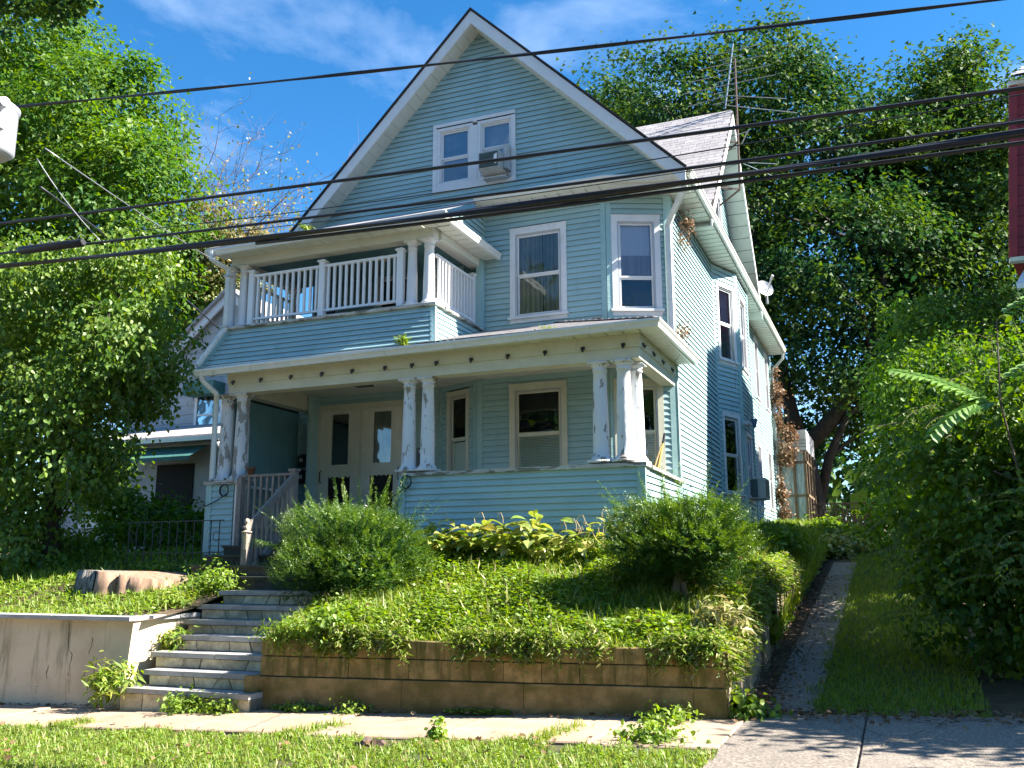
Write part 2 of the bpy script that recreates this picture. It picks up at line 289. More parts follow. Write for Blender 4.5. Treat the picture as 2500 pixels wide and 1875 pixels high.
def crown(ell,nclump,nleaf,clr,leaf,shape,seed,flat=.55,inner=.8,fill=0,fillsize=2,droop=.3,col=(0,1),zmin=None,cvar=.18):
    """leaf clumps over the surface of a union of ellipsoids"""
    R=np.random.default_rng(seed); E_=np.array(ell,float); area=(E_[:,3]*E_[:,5]+E_[:,4]*E_[:,5]+E_[:,3]*E_[:,4]); area/=area.sum()
    cen=[];out=[];tries=0
    while len(cen)<nclump and tries<nclump*12:
        tries+=1
        i=R.choice(len(E_),p=area); e_=E_[i]; d=rdir(R,1)[0]; rr=R.uniform(inner,1.08)
        p=e_[:3]+d*e_[3:]*rr
        if zmin is not None and p[2]<zmin: continue
        ok=True
        for j,q in enumerate(E_):
            if j!=i and (((p-q[:3])/q[3:])**2).sum()<.5: ok=False;break
        if ok: cen.append(p); out.append(nrm((d/e_[3:])[None])[0])
    cen=np.array(cen);out=np.array(out); n=len(cen)
    k=np.maximum(6,(nleaf*R.uniform(.5,1.5,n)).astype(int)); idx=np.repeat(np.arange(n),k); N=len(idx)
    cr=clr*R.uniform(.6,1.35,n)
    off=R.normal(size=(N,3))*np.array([1,1,flat])*cr[idx,None]*.5
    P=cen[idx]+off+out[idx]*(-.25*(off[:,:2]**2).sum(1)/cr[idx])[:,None]
    up=np.array([0,0,1.]); Nn=nrm(out[idx]*.7+up*.7+rdir(R,N)*.75)
    D=nrm(np.cross(rdir(R,N),Nn)+off*.5-up*droop)
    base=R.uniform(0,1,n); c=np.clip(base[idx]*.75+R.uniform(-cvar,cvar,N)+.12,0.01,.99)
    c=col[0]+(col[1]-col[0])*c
    parts=[leafgeo(P,D,Nn,leaf*R.uniform(.65,1.3,N),shape,c)+(0,)]
    if fill:
        i=R.choice(len(E_),fill,p=area); d=rdir(R,fill)*R.uniform(.25,.86,fill)[:,None]
        P=E_[i,:3]+d*E_[i,3:]
        if zmin is not None: P=P[P[:,2]>zmin]
        m=len(P)
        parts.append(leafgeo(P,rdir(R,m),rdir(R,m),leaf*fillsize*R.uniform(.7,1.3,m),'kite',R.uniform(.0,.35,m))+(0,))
    return parts,cen
def branch_tubes(mb,start,ends,R,r0,r1=.02,sag=.0,n=5):
    for e_ in ends:
        a,b=Vector(start),Vector(e_); mid=(a+b)/2+Vector((R.normal()*.12,R.normal()*.12,.1))*(b-a).length*.9
        pts=[a,a.lerp(mid,.5)+Vector((0,0,.02)),mid,mid.lerp(b,.55),b]
        mb.tube(pts,[r0,r0*.8,r0*.6,r0*.35,r1],n,cap=False)
def tree(name,label,cat,base,trunk,ell,nclump,nleaf,clr,leaf,shape,mat,seed,tmat=None,group=None,limbs=24,fill=0,**k):
    """trunk: list of (points, radii)"""
    t=thing(name,label,cat,base,group)
    parts,cen=crown(ell,nclump,nleaf,clr,leaf,shape,seed,fill=fill,**k)
    link('crown',npmesh('crown',parts,[mat]),t)
    mb=MB(); R=np.random.default_rng(seed+5)
    for pts,rad in trunk: mb.tube(pts,rad,9)
    tips=[p for pts,_ in trunk for p in pts[1:]]
    sel=R.choice(len(cen),min(limbs,len(cen)),replace=False)
    for i in sel:
        e_=Vector(cen[i]); s_=min(tips,key=lambda p:(Vector(p)-e_).length+abs(Vector(p).z-e_.z+1.5))
        branch_tubes(mb,s_,[e_],R,.07*max(1,clr) if clr>.7 else .016,.012 if clr>.7 else .004)
    mb.build('trunk',tmat or bark,t,smooth=True)
    return t

# ================================================================== TERRAIN
def zst(x): return .037*(min(max(x,-14),4)+6.93)-.012
def hdrive(y):
    return .13+max(0,min(y,33)-9.3)*.118
def grid(name,xs,ys,h,mat,**k):
    mb=MB(); n=len(xs)
    vs=[(x,y,h(x,y)) for y in ys for x in xs]; fs=[(j*n+i,j*n+i+1,(j+1)*n+i+1,(j+1)*n+i) for j in range(len(ys)-1) for i in range(n-1)]
    mb.add(vs,fs); return mb.build(name,mat,None,smooth=True,**k)
def hn(x,y,s=1.,a=.03): return a*(math.sin(x*2.3*s+y*1.1)+math.sin(y*2.9*s-x*.7)+math.sin(x*5.1+y*4.3)*.4)
lin=lambda a,b,n:[a+(b-a)*i/(n-1) for i in range(n)]
def hbig(x,y):
    if y<9.6: return zst(x)-.13
    t=min(1,(y-9.6)/.5); return (zst(x)-.13)*(1-t)+t*(hdrive(y)-.06)
xsb=[-700,-200,-80,-40,-25]+lin(-18,8,40)+[15,25,40,90,200,700]
ysb=[-200,-60,-20,-5,0,3,5,6,7,8,8.6,9.0,9.35,9.6]+lin(10.1,34,30)+[40,60,100,200,900]
grid('ground',xsb,ysb,hbig,soil,kind='structure')
# street behind the verge, outside the frame
grid('road',[-60,-20,0,20,60],[-7,0,4.2],lambda x,y:zst(x)+.002-.1,asphalt,kind='structure')
# sidewalk of separate slabs
sw=thing('sidewalk',None,None,(-4,8.4,0)); tag(sw,kind='structure')
def slab(x0,x1,y0a,y1a,y0b,y1b,m,t=.1,dz=0):
    g=.005; mb=MB(); mb.cur=0
    b=[(x0+g,y0a+g,zst(x0)+dz),(x1-g,y0b+g,zst(x1)+dz),(x1-g,y1b-g,zst(x1)+dz),(x0+g,y1a-g,zst(x0)+dz)]
    c=.012; top=[(x0+g+c,y0a+g+c,zst(x0)+dz),(x1-g-c,y0b+g+c,zst(x1)+dz),(x1-g-c,y1b-g-c,zst(x1)+dz),(x0+g+c,y1a-g-c,zst(x0)+dz)]
    lo=[(p[0],p[1],p[2]-c) for p in b]; bt=[(p[0],p[1],p[2]-t) for p in b]
    mb.add(bt+lo+top,[(4,5,9,8),(5,6,10,9),(6,7,11,10),(7,4,8,11),(8,9,10,11),(0,1,5,4),(1,2,6,5),(2,3,7,6),(3,0,4,7)])
    return mb.build('paving_slab',m,sw)
NB=lambda x:7.75+(x+7)*.0   # near edge
xs_=[-14.5,-12.9,-11.4,-9.9,-8.4,-6.95,-5.45,-3.95,-2.5]
for i in range(len(xs_)-1):
    slab(xs_[i],xs_[i+1],NB(0),9.22,NB(0),9.22,concrete,dz=-.008+.008*(i%3))
slab(-2.5,-1.42,7.7,9.3,7.7,9.4,concrete,dz=-.004)
for a_,b_ in ((-1.42,-.37),(-.37,1.1),(1.1,2.8)):
    slab(a_,b_,5.9,9.55,5.9,9.55,aggr,dz=.0)
# driveway strip of concrete
dr=thing('driveway',None,None,(-1.2,14,.6)); tag(dr,kind='structure')
ys_=[9.75,12.1,14.6,17.2,19.8,22]
for i in range(len(ys_)-1):
    mb=MB(); y0,y1=ys_[i]+.01,ys_[i+1]-.01
    mb.add([(-1.31,y0,hdrive(y0)-.02),(-.83,y0,hdrive(y0)-.02),(-.83,y1,hdrive(y1)-.02),(-1.31,y1,hdrive(y1)-.02),(-1.31,y0,hdrive(y0)+.02),(-.83,y0,hdrive(y0)+.02),(-.83,y1,hdrive(y1)+.02),(-1.31,y1,hdrive(y1)+.02)],BF)
    mb.build('driveway_slab',aggr,dr)
grid('driveway_lawn',lin(-.83,.6,8),lin(9.7,30,30),lambda x,y:hdrive(y)+.012+hn(x,y,1,.006),lawn,kind='structure')
# mound of the front yard
def hyard(x,y):
    t=(y-9.25)
    z=.74+max(0,min(t,3.2))*.33+max(0,t-3.2)*.055
    if x>-3.2: z-=max(0,(x+2.6))*.35*min(1,max(0,t)/3)
    if x<-6.4: z-=(-6.4-x)*.25*min(1,max(0,t)/2)
    return z+hn(x,y,1,.018)
grid('front_yard',lin(-6.98,-1.62,28),lin(9.3,12.7,20),hyard,soil,kind='structure')
def hside(x,y):
    z=hyard(x,y) if y<12.7 else .74+3.2*.33+.2*.055+(y-12.65)*.045+ .0
    e=hdrive(y)+.05; f=min(1,max(0,(x+3.3)/1.75))
    return z*(1-f**2)+e*f**2 if y>12.4 else z
grid('side_yard',lin(-3.35,-1.52,10),lin(12.4,31,30),hside,soil,kind='structure')
def hleft(x,y): return .9+max(0,y-9.3)*.235*(1 if y<12.8 else 0)+(3.5*.235+(y-12.8)*.03 if y>=12.8 else 0)+hn(x,y,1,.02)
grid('left_yard',lin(-24,-8.75,30),lin(9.32,30,30),hleft,soil,kind='structure')

# ================================================================== HOUSE
house=thing('house','tall light blue clapboard house with steep front gable, balcony and columned porch','house',(-6.8,14.5,2))
nb_boards=[0]
JOINTED=('porch_knee_wall','balcony_front_wall','gable_wall')
def walls(name,O,d,n,z0,z1,ulim,openings=(),exp=.099,lean=None,stuff=False,mat=siding,back=True,thick=.08,label=None,tj=.024):
    """clapboard rows on a plane; each row (cut by openings) is one clapboard object. u along d, z absolute"""
    bk=MB(); joined=MB(); rows=int(round((z1-z0)/exp)); e=(z1-z0)/rows; todo=[]
    for i in range(rows):
        za,zb=z0+i*e,z0+(i+1)*e
        a0,b0=ulim(za);a1,b1=ulim(zb)
        segs=[(a0,b0,a1,b1)]
        for (ou0,ou1,oz0,oz1) in openings:
            if zb>oz0+.01 and za<oz1-.01:
                ns=[]
                for s_ in segs:
                    if ou1<=min(s_[0],s_[2]) or ou0>=max(s_[1],s_[3]): ns.append(s_);continue
                    if ou0>max(s_[0],s_[2]): ns.append((s_[0],ou0,s_[2],ou0))
                    if ou1<min(s_[1],s_[3]): ns.append((ou1,s_[1],ou1,s_[3]))
                segs=ns
        l0=lean(za) if lean else 0; l1=lean(zb) if lean else 0
        for (p0,p1,q0,q1) in segs:
            if p1-p0<.03: continue
            if p1-p0>2.6 and random.random()<.55 and name in JOINTED:
                c_=random.uniform(p0+.5,p1-.5); segs.append((c_,p1,min(c_,q1-.02),q1)); p1=c_; q1=min(c_,q1-.02)
            q1=max(q1,q0+.001)
            t1,t0=tj,.002; X=lambda u,v,z:(O[0]+d[0]*u+n[0]*v,O[1]+d[1]*u+n[1]*v,z)
            g=.0008; lip=.02
            vs=[]
            for (z_,v_,k_) in ((za,l0+t1,0),(za,l0+t1-.004,0),(za+lip,l0+t1-.005,0),(za+lip,l0,0),(zb,l1,1),(zb,l1+t0,1)):
                pa,pb=(q0,q1) if k_ else (p0,p1); vs+=[X(pa+g,v_,z_),X(pb-g,v_,z_)]
            fs=[(0,1,3,2),(2,3,5,4),(4,5,7,6),(8,9,11,10),(10,11,1,0),(0,2,4,6,8,10),(11,9,7,5,3,1)]
            todo.append((vs,fs,random.random()))
            bk.add([X(p0,l0-thick,za),X(p1,l0-thick,za),X(p1,l0-.001,za),X(p0,l0-.001,za),X(q0,l1-thick,zb),X(q1,l1-thick,zb),X(q1,l1-.001,zb),X(q0,l1-.001,zb)],[(3,2,6,7),(1,0,4,5),(0,3,7,4),(2,1,5,6)])
    if back and bk.v: W=bk.build(name,sidback,house,label=label)
    else: W=house
    for vs,fs,r in todo:
        if not stuff and nb_boards[0]<298:
            nb_boards[0]+=1; m=MB(); m.cur=r*.999+.0005; m.add(vs,fs); m.build('clapboard',mat,W)
        else: joined.cur=r*.999+.0005; joined.add(vs,fs)
    if joined.v: joined.build('siding_boards',mat,W,kind='stuff')
    return W
def rect(u0,u1): return lambda z:(u0,u1)
def cornerboard(x,y,z0,z1,w=.1,d=(1,0),n=(0,-1),v=.022,name='corner_board',m=sidetrim):
    MB().lbox((x,y,0),d,n,-w/2,w/2,-.01,v,z0,z1).build(name,m,house)
Yw=14.5
FX=(1,0);FN=(0,-1)
ca=math.cos(math.radians(24));sa=math.sin(math.radians(24))
# upper storey centre bay face and gable windows
W1=(-5.9,-4.97,5.82,7.45)
walls('upper_bay_wall',(0,Yw),FX,FN,5.55,7.93,rect(-6.5,-4.2),[W1])
# gable: roof slope ~45 deg
walls('gable_wall',(0,Yw),FX,FN,7.93,11.62,lambda z:(max(-10.15,-6.6-(11.66-z)*.985),min(-3.15,-6.6+(11.66-z)*.985)),[(-7.45,-5.9,8.53,9.71)])
# right chamfer of the bay
K0=(-4.2,Yw); K1=(-4.2+1.12*ca,Yw+1.12*sa)
walls('upper_chamfer_wall',(K0[0],K0[1]),(ca,sa),(sa,-ca),5.15,7.93,rect(.0,1.12),[(.16,.86,5.75,7.45)])
# porch knee wall, balcony front
walls('porch_knee_wall',(0,12.6),FX,FN,1.72,2.96,rect(-6.95,-3.26))
walls('porch_pier_wall',(0,12.6),FX,FN,1.65,2.96,rect(-10.68,-10.22))
Xs=-3.18
walls('porch_side_wall',(Xs,12.6),(0,1),(1,0),1.8,2.94,rect(.03,2.36))
fl=lambda z:.32*((5.66-z)/.78)**1.25 if z<5.66 else 0
walls('balcony_front_wall',(0,12.6),FX,FN,4.9,5.66,lambda z:(-10.5-fl(z)*1.2,-6.53+fl(z)*.55),lean=fl)
walls('balcony_side_wall',(-6.5,12.6),(0,1),(1,0),4.9,5.66,lambda z:(.02-fl(z)*.9,1.88),lean=lambda z:fl(z)*.62)
walls('balcony_cheek_wall',(-6.48,12.6),(0,1),(1,0),7.06,7.95,lambda z:(max(.02,(z-7.06)*2.1),1.9))
# side wall front stretch
Hs=[0]
side_top=7.86
walls('side_wall',(Xs,14.97),(0,1),(1,0),2.05,side_top,rect(.06,3.86))
# lower storey behind the porch
walls('lower_bay_wall',(0,Yw),FX,FN,2.14,4.82,rect(-6.6,-4.2),[(-5.93,-5.0,3.1,4.62)])
walls('lower_chamfer_wall',(K0[0],K0[1]),(ca,sa),(sa,-ca),2.14,4.82,rect(.0,1.12),[(.14,.82,3.05,4.6)],stuff=True)
KL=(-6.6-1.05*ca,Yw+1.05*sa)
walls('lower_left_chamfer_wall',KL,(ca,-sa),(-sa,-ca),2.14,4.82,rect(0,1.05),[(.28,.80,3.1,4.65)],stuff=True)
walls('door_wall',(0,KL[1]+.02),FX,FN,2.14,4.82,rect(-10.65,KL[0]+.0),[(-10.15,-8.26,2.1,4.63)],stuff=True)
walls('porch_left_wall',(-10.72,12.62),(0,1),(1,0),2.14,2.96,rect(.0,2.35),stuff=True)
walls('porch_left_outer_wall',(-10.77,12.6),(0,1),(-1,0),1.65,2.96,rect(0,2.4),stuff=True)
walls('balcony_back_wall',(0,Yw+.0),FX,FN,5.55,7.0,rect(-9.6,-6.52),[(-8.7,-7.9,5.7,6.95),(-7.6,-6.9,5.9,6.9)],stuff=True,mat=bead_and_shade)  # ordinary siding in a darker teal: the recess's deep shade is in the colour
# side bay and rear side wall (far off)
B0=(Xs,18.85); a70=math.radians(69.5); Bd=(math.cos(a70),math.sin(a70)); Bn=(math.sin(a70),-math.cos(a70)); BL=1.0
B1=(B0[0]+Bd[0]*BL,B0[1]+Bd[1]*BL)
walls('side_bay_front_wall',B0,Bd,Bn,2.2,side_top,rect(.0,BL),[(.2,.82,5.8,7.45),(.2,.82,3.0,4.65)],stuff=True)
walls('side_bay_wall',B1,(0,1),(1,0),2.2,side_top,rect(.0,1.65),[(.35,1.1,5.8,7.45),(.35,1.1,3.0,4.4)],stuff=True)
walls('side_bay_rear_wall',(B1[0],B1[1]+1.65),(-Bd[0],Bd[1]),(Bd[1],Bd[0]),2.2,side_top,rect(0,1.0),stuff=True)
walls('rear_side_wall',(Xs,22.3),(0,1),(1,0),2.2,side_top,rect(0,6.5),[(2.7,3.4,6.0,7.65),(4.75,5.4,6.0,7.65),(2.3,3.05,3.05,4.7),(4.5,5.1,3.1,4.7)],stuff=True)
# cross gable wall
GY=20.0;GZ=11.72
walls('cross_gable_wall',(Xs,GY),(0,1),(1,0),side_top,11.55,lambda z:(-(GZ-z)*.93+.0,(GZ-z)*.93),[(-.45,.45,8.5,9.9)],stuff=True)
# corner boards
cornerboard(-4.2-.045,Yw,5.6,7.88,.09); 
MB().lbox((K0[0],K0[1],0),(ca,sa),(sa,-ca),0,.09,-.01,.022,5.3,7.88).build('corner_board',sidetrim,house)
MB().lbox((K0[0],K0[1],0),(ca,sa),(sa,-ca),0,.08,-.01,.022,2.14,4.8).build('corner_board',sidetrim,house)
cornerboard(-4.245,Yw,2.14,4.8,.09); cornerboard(-6.55,Yw,2.14,4.8,.1)
MB().lbox((*KL,0),(ca,-sa),(-sa,-ca),.96,1.05,-.01,.022,2.14,4.8).build('corner_board',sidetrim,house)
MB().lbox((*KL,0),(ca,-sa),(-sa,-ca),0,.09,-.01,.022,2.14,4.8).build('corner_board',sidetrim,house)
MB().lbox((K0[0],K0[1],0),(ca,sa),(sa,-ca),1.0,1.13,-.01,.024,2.14,4.9).lbox((K0[0],K0[1],0),(ca,sa),(sa,-ca),1.0,1.13,-.01,.024,5.0,7.88).build('corner_board',sidetrim,house)
MB().box(Xs-.01,14.93,2.0,Xs+.024,15.03,7.86).build('corner_board',sidetrim,house)
MB().box(-3.275,12.574,1.7,-3.155,12.63,2.96).build('corner_board',sidetrim,house)
MB().box(-10.79,12.574,1.5,-10.67,12.63,2.97).build('corner_board',sidetrim,house)
MB().box(-6.53,14.45,5.6,-6.47,14.5,7.9).build('corner_board',sidetrim,house)
MB().lbox((*B0,0),Bd,Bn,-.03,.03,-.01,.025,2.2,7.85).build('corner_board',sidetrim,house)
MB().lbox((*B1,0),Bd,Bn,-.09,.01,-.01,.025,2.2,7.85).box(B1[0]-.01,B1[1]-.01,2.2,B1[0]+.028,B1[1]+.12,7.85).build('corner_board',sidetrim,house)
MB().box(B1[0]-.01,B1[1]+1.53,2.2,B1[0]+.028,B1[1]+1.66,7.85).build('corner_board',sidetrim,house)
# flared corner boards of the balcony skirt
def flare_board(side):
    mb=MB()
    for i in range(8):
        za,zb=4.89+i*.0965,4.89+(i+1)*.0965
        ya,yb=12.6-fl(za)-.02,12.6-fl(zb)-.02
        if side<0: xa,xb=-10.5-fl(za)*1.2,-10.5-fl(zb)*1.2; w0,w1=-.09,0.02
        else: xa,xb=-6.53+fl(za)*.55,-6.53+fl(zb)*.55; w0,w1=-.03,.06
        mb.add([(xa+w0,ya,za),(xa+w1,ya,za),(xa+w1,ya+.06,za),(xa+w0,ya+.06,za),(xb+w0,yb,zb),(xb+w1,yb,zb),(xb+w1,yb+.06,zb),(xb+w0,yb+.06,zb)],BF)
    mb.build('corner_board',sidetrim,house)
flare_board(-1); flare_board(1)
# ------------------------------------------------ windows
def window(O,d,n,w,h,trim=.105,split=.5,behind='curtain',tm=white,g=glass,sill=True,inner=alu,label=None,depth=.03,blind=0):
    """O = lower left corner of the opening (x,y,z)"""
    fr=MB(); t=trim
    fr.lbox(O,d,n,-t,0,-.01,depth,-.0,h+t*.0); fr.lbox(O,d,n,w,w+t,-.01,depth,0,h)
    fr.lbox(O,d,n,-t,w+t,-.01,depth+.004,h,h+t); fr.lbox(O,d,n,-t-.01,w+t+.01,-.01,depth+.012,h+t,h+t+.018)
    W=fr.build('window',tm,house,label=label)
    mb=MB(); 
    if sill: mb.lbox(O,d,n,-t-.03,w+t+.03,-.02,depth+.035,-.045,0).lbox(O,d,n,-t,w+t,-.01,depth-.004,-.045-.07,-.045)
    else: mb.lbox(O,d,n,-t,w+t,-.01,depth,-t,0)
    mb.build('sill',tm,W)
    mb=MB(); f=.028 # storm frame
    mb.lbox(O,d,n,0,f,-.02,.012,0,h).lbox(O,d,n,w-f,w,-.02,.012,0,h).lbox(O,d,n,f,w-f,-.02,.012,0,f).lbox(O,d,n,f,w-f,-.02,.012,h-f,h)
    mb.build('storm_frame',inner,W)
    s=split*h
    for (a_,b_,v) in ((f,s,-.028),(s,h-f,-.012)):
        mb=MB(); q=.032
        mb.lbox(O,d,n,f,f+q,v-.02,v,a_,b_).lbox(O,d,n,w-f-q,w-f,v-.02,v,a_,b_).lbox(O,d,n,f+q,w-f-q,v-.02,v,a_,a_+q).lbox(O,d,n,f+q,w-f-q,v-.02,v,b_-q,b_)
        mb.build('sash',white if tm is not cream else cream,W)
        X_=lambda u,z:(O[0]+d[0]*u+n[0]*(v-.011),O[1]+d[1]*u+n[1]*(v-.011),O[2]+z)
        MB().quad(X_(f+q,a_+q),X_(w-f-q,a_+q),X_(w-f-q,b_-q),X_(f+q,b_-q)).build('pane',g,W)
    # jamb + dark room
    mb=MB(); mb.lbox(O,d,n,-.02,0,-.12,-.0,0,h).lbox(O,d,n,w,w+.02,-.12,0,0,h).lbox(O,d,n,0,w,-.12,0,-.02,0).lbox(O,d,n,0,w,-.12,0,h,h+.02).build('jamb',tm,W)
    MB().lbox(O,d,n,-.1,w+.1,-.5,-.49,-.1,h+.1).build('room_dark',dark,W)
    def cloth(u0,u1,z0,z1,m,folds=True,v=-.065,nf=9,name='curtain'):
        mb=MB(); k=nf*6; vs=[]
        for i in range(k+1):
            t_=i/k; u=u0+(u1-u0)*t_; vv=v+(.018*math.sin(t_*nf*2*PI)+.006*math.sin(t_*23) if folds else 0)
            for z in (z0,z1): vs.append((O[0]+d[0]*u+n[0]*vv,O[1]+d[1]*u+n[1]*vv,O[2]+z))
        mb.add(vs,[(2*i,2*i+2,2*i+3,2*i+1) for i in range(k)]); mb.build(name,m,W,smooth=True)
    if behind=='curtain': cloth(.04,w*.56,.03,h-.02,curtain,nf=5); cloth(w*.585,w-.04,.03,h-.02,curtain,nf=4)
    if behind=='halfshade': cloth(.03,w-.03,h*.38,h-.02,curtain2,False)
    if behind=='shade2':
        cloth(.03,w-.03,h*.62,h-.02,curtain2,False); cloth(.03,w-.03,h*.40,h*.62,curtain3,False,v=-.06,name='shade')
    if behind=='lilac': cloth(.03,w-.03,.02,h*.5,curtain3,nf=8); cloth(.03,w-.03,h*.5,h,curtain2,False)
    if blind:
        mb=MB()
        z=.03
        while z<blind*h:
            mb.lbox(O,d,n,.04,w-.04,-.058,-.045,z,z+.022); z+=.027
        mb.build('blind',blindm,W)
    return W
# gable twin windows
window((-7.39,Yw,8.6),FX,FN,.62,1.06,.06,.47,'halfshade',g=glassb,inner=white,sill=False)
window((-6.55,Yw,8.6),FX,FN,.62,1.06,.06,.52,'halfshade',g=glassb,inner=white,sill=False)
MB().box(-6.71,Yw-.036,8.54,-6.61,Yw+.05,9.66).build('mullion_casing',white,house)
MB().box(-7.53,Yw-.042,8.43,-5.85,Yw+.02,8.54).box(-7.53,Yw-.042,9.72,-5.85,Yw+.02,9.81).box(-7.53,Yw-.04,8.54,-7.45,Yw+.02,9.72).box(-5.93,Yw-.04,8.54,-5.85,Yw+.02,9.72).build('gable_window_casing',white,house)
window((-5.87,Yw,5.87),FX,FN,.86,1.52,.1,.49,'curtain',g=glass)
window((K0[0]+ca*.19,K0[1]+sa*.19,5.84),(ca,sa),(sa,-ca),.64,1.56,.10,.36,'shade2',g=glassc)
window((-5.89,Yw,3.14),FX,FN,.85,1.42,.1,.46,'none',cream,glassd,blind=.48)
window((K0[0]+ca*.17,K0[1]+sa*.17,3.1),(ca,sa),(sa,-ca),.62,1.42,.1,.46,'none',cream,glassd,blind=.45)
window((KL[0]+ca*.31,KL[1]-sa*.31,3.14),(ca,-sa),(-sa,-ca),.46,1.46,.07,.46,'none',cream,glassd,blind=.42)
# balcony back openings
window((-8.66,Yw,5.74),FX,FN,.74,1.18,.06,.5,'none',sidetrim,glassd)
window((-7.56,Yw,5.94),FX,FN,.62,.92,.06,.5,'curtain',sidetrim,glassd)
# side windows
for z,b in ((5.84,'lilac'),(3.04,'none')): window((B0[0]+Bd[0]*.22,B0[1]+Bd[1]*.22,z),Bd,Bn,.58,1.58,.08,.5,b,g=glassb)
window((B1[0],B1[1]+.38,5.84),(0,1),(1,0),.7,1.58,.08,.5,'lilac',g=glassb)
window((B1[0],B1[1]+.38,3.04),(0,1),(1,0),.7,1.3,.08,.5,'none',g=glassb)
for (u,z) in ((2.73,6.03),(4.78,6.03),(2.33,3.08),(4.5,3.13)): window((Xs,22.3+u,z),(0,1),(1,0),.62,1.58,.07,.5,'lilac' if z>5 else 'none',g=glass,tm=white)
window((Xs,GY-.42,8.54),(0,1),(1,0),.84,1.32,.09,.5,'curtain',g=glass)
# ------------------------------------------------ doors (pair)
DY=KL[1]+.02
def door(x0,x1,hinge):
    D=MB(); z0,z1=2.14,4.53; y0,y1=DY-.045,DY-.01; w_=x1-x0; cx=(x0+x1)/2
    # stiles, rails around the tall glass and scalloped lower opening
    gx0,gx1=cx-.19,cx+.19
    D.box(x0,y0,z0,gx0-.06,y1,z1).box(gx1+.06,y0,z0,x1,y1,z1).box(gx0-.06,y0,4.46,gx1+.06,y1,z1).box(gx0-.06,y0,3.27,gx1+.06,y1,3.49)
    D.box(gx0-.06,y0,3.49,gx0,y1,4.46).box(gx1,y0,3.49,gx1+.06,y1,4.46)
    D.box(gx0-.06,y0,z0,gx1+.06,y1,2.62)
    o=D.build('door',doorp,house)
    MB().box(gx0,y1-.012,3.49,gx1,y1-.006,4.46).build('pane',glassd,o)
    MB().box(gx0-.12,y1-.002,2.6,gx1+.12,y1+.002,3.3).build('screen_dark',dark,o)
    if hinge<0: MB().box(gx0,y1+.012,3.49,gx1,y1+.02,4.46).build('inner_dark',dark,o)
    else:
        mb=MB(); k=30; vs=[]
        for i in range(k+1):
            u=gx0+(gx1-gx0)*i/k
            for z in (3.49,4.46): vs.append((u,y1+.02+.008*math.sin(i*1.5),z))
        mb.add(vs,[(2*i,2*i+2,2*i+3,2*i+1) for i in range(k)]).build('door_curtain',curtain,o)
    # scalloped panel (hole outline)
    hx0,hx1,hz0,hz1=cx-.29,cx+.29,2.66,3.24; n=6; inner=[]
    def edge(a,b,nrm_):
        for i in range(n*6):
            t=i/(n*6); p=Vector(a).lerp(Vector(b),t); amp=.028*abs(math.sin(t*n*PI)); inner.append((p[0]+nrm_[0]*amp,p[1]+nrm_[1]*amp))
    edge((hx0,hz0),(hx1,hz0),(0,-1)); edge((hx1,hz0),(hx1,hz1),(1,0)); edge((hx1,hz1),(hx0,hz1),(0,1)); edge((hx0,hz1),(hx0,hz0),(-1,0))
    outer=[]; m=len(inner)
    for (x,z) in inner:
        dx,dz=x-cx,z-(hz0+hz1)/2; sc=min((.36)/max(abs(dx),1e-6),(.345)/max(abs(dz),1e-6)); outer.append((cx+dx*sc,(hz0+hz1)/2+dz*sc))
    mb=MB(); yy=y0-.006
    vs=[(x,yy,z) for x,z in inner]+[(x,yy,z) for x,z in outer]+[(x,y1-.004,z) for x,z in inner]
    mb.add(vs,[(i,(i+1)%m,m+(i+1)%m,m+i) for i in range(m)]+[(i,2*m+i,2*m+(i+1)%m,(i+1)%m) for i in range(m)])
    mb.build('scalloped_panel',doorp,o)
    mb=MB()
    for (xa,xb,za,zb) in ((x0+.06,x1-.06,3.42,3.435),(x0+.06,x1-.06,3.30,3.315),(gx0-.075,gx0-.06,3.5,4.46),(gx1+.06,gx1+.075,3.5,4.46)): mb.box(xa,y0-.007,za,xb,y0,zb)
    mb.build('moulding',doorp,o)
    hx=x0+.045 if hinge>0 else x0+.04
    if hinge>0: hx=x1-.05
    MB().tube([(hx,y0-.005,3.15),(hx,y0-.05,3.18),(hx,y0-.05,3.36),(hx,y0-.005,3.39)],.012).build('handle',brassy,o)
door(-10.1,-9.235,-1); door(-9.175,-8.31,1)
MB().box(-10.2,DY-.05,2.14,-10.1,DY+.02,4.53).box(-8.31,DY-.05,2.14,-8.21,DY+.02,4.53).box(-10.2,DY-.052,4.53,-8.21,DY+.02,4.65).box(-9.235,DY-.05,2.14,-9.175,DY+.02,4.53).build('door_frame',cream,house)
MB().box(-10.3,DY+.4,2,-8.1,DY+.41,4.8).build('hall_dark',dark,house)
# ------------------------------------------------ porch floor, ceiling, beam
mb=MB(); mb.box(-10.7,12.62,2.0,-3.24,15.1,2.06).build('porch_subfloor',dwood,house)
x=-10.7; me=None
mbp=MB().box(0,0,0,.118,2.4,.05); mefl=mbp.mesh('floor_board',gwood)
for i in range(62): link('floor_board',mefl,house,(-10.7+i*.1203,12.62,2.065))
CZ=4.82
mb=MB().box(-10.6,12.8,CZ+.03,-3.2,15.2,CZ+.06).build('ceiling_backing',dark,house)
mbc=MB(); mbc.add([(0,0,0),(.235,0,0),(.235,2.2,0),(0,2.2,0),(0,0,.02),(.235,0,.02),(.235,2.2,.02),(0,2.2,.02)],BF); mec=mbc.mesh('ceiling_panel',soffit)
for i in range(31): link('ceiling_panel',mec,house,(-10.58+i*.238,12.86,CZ))
B=MB().box(-10.45,12.6,4.52,-3.2,12.84,4.68).box(-10.47,12.575,4.68,-3.18,12.86,4.93)
B.box(-3.42,12.86,4.52,-3.2,14.95,4.68).box(-3.44,12.86,4.68,-3.175,14.97,4.93).box(-10.45,12.84,4.52,-10.22,15.0,4.93)
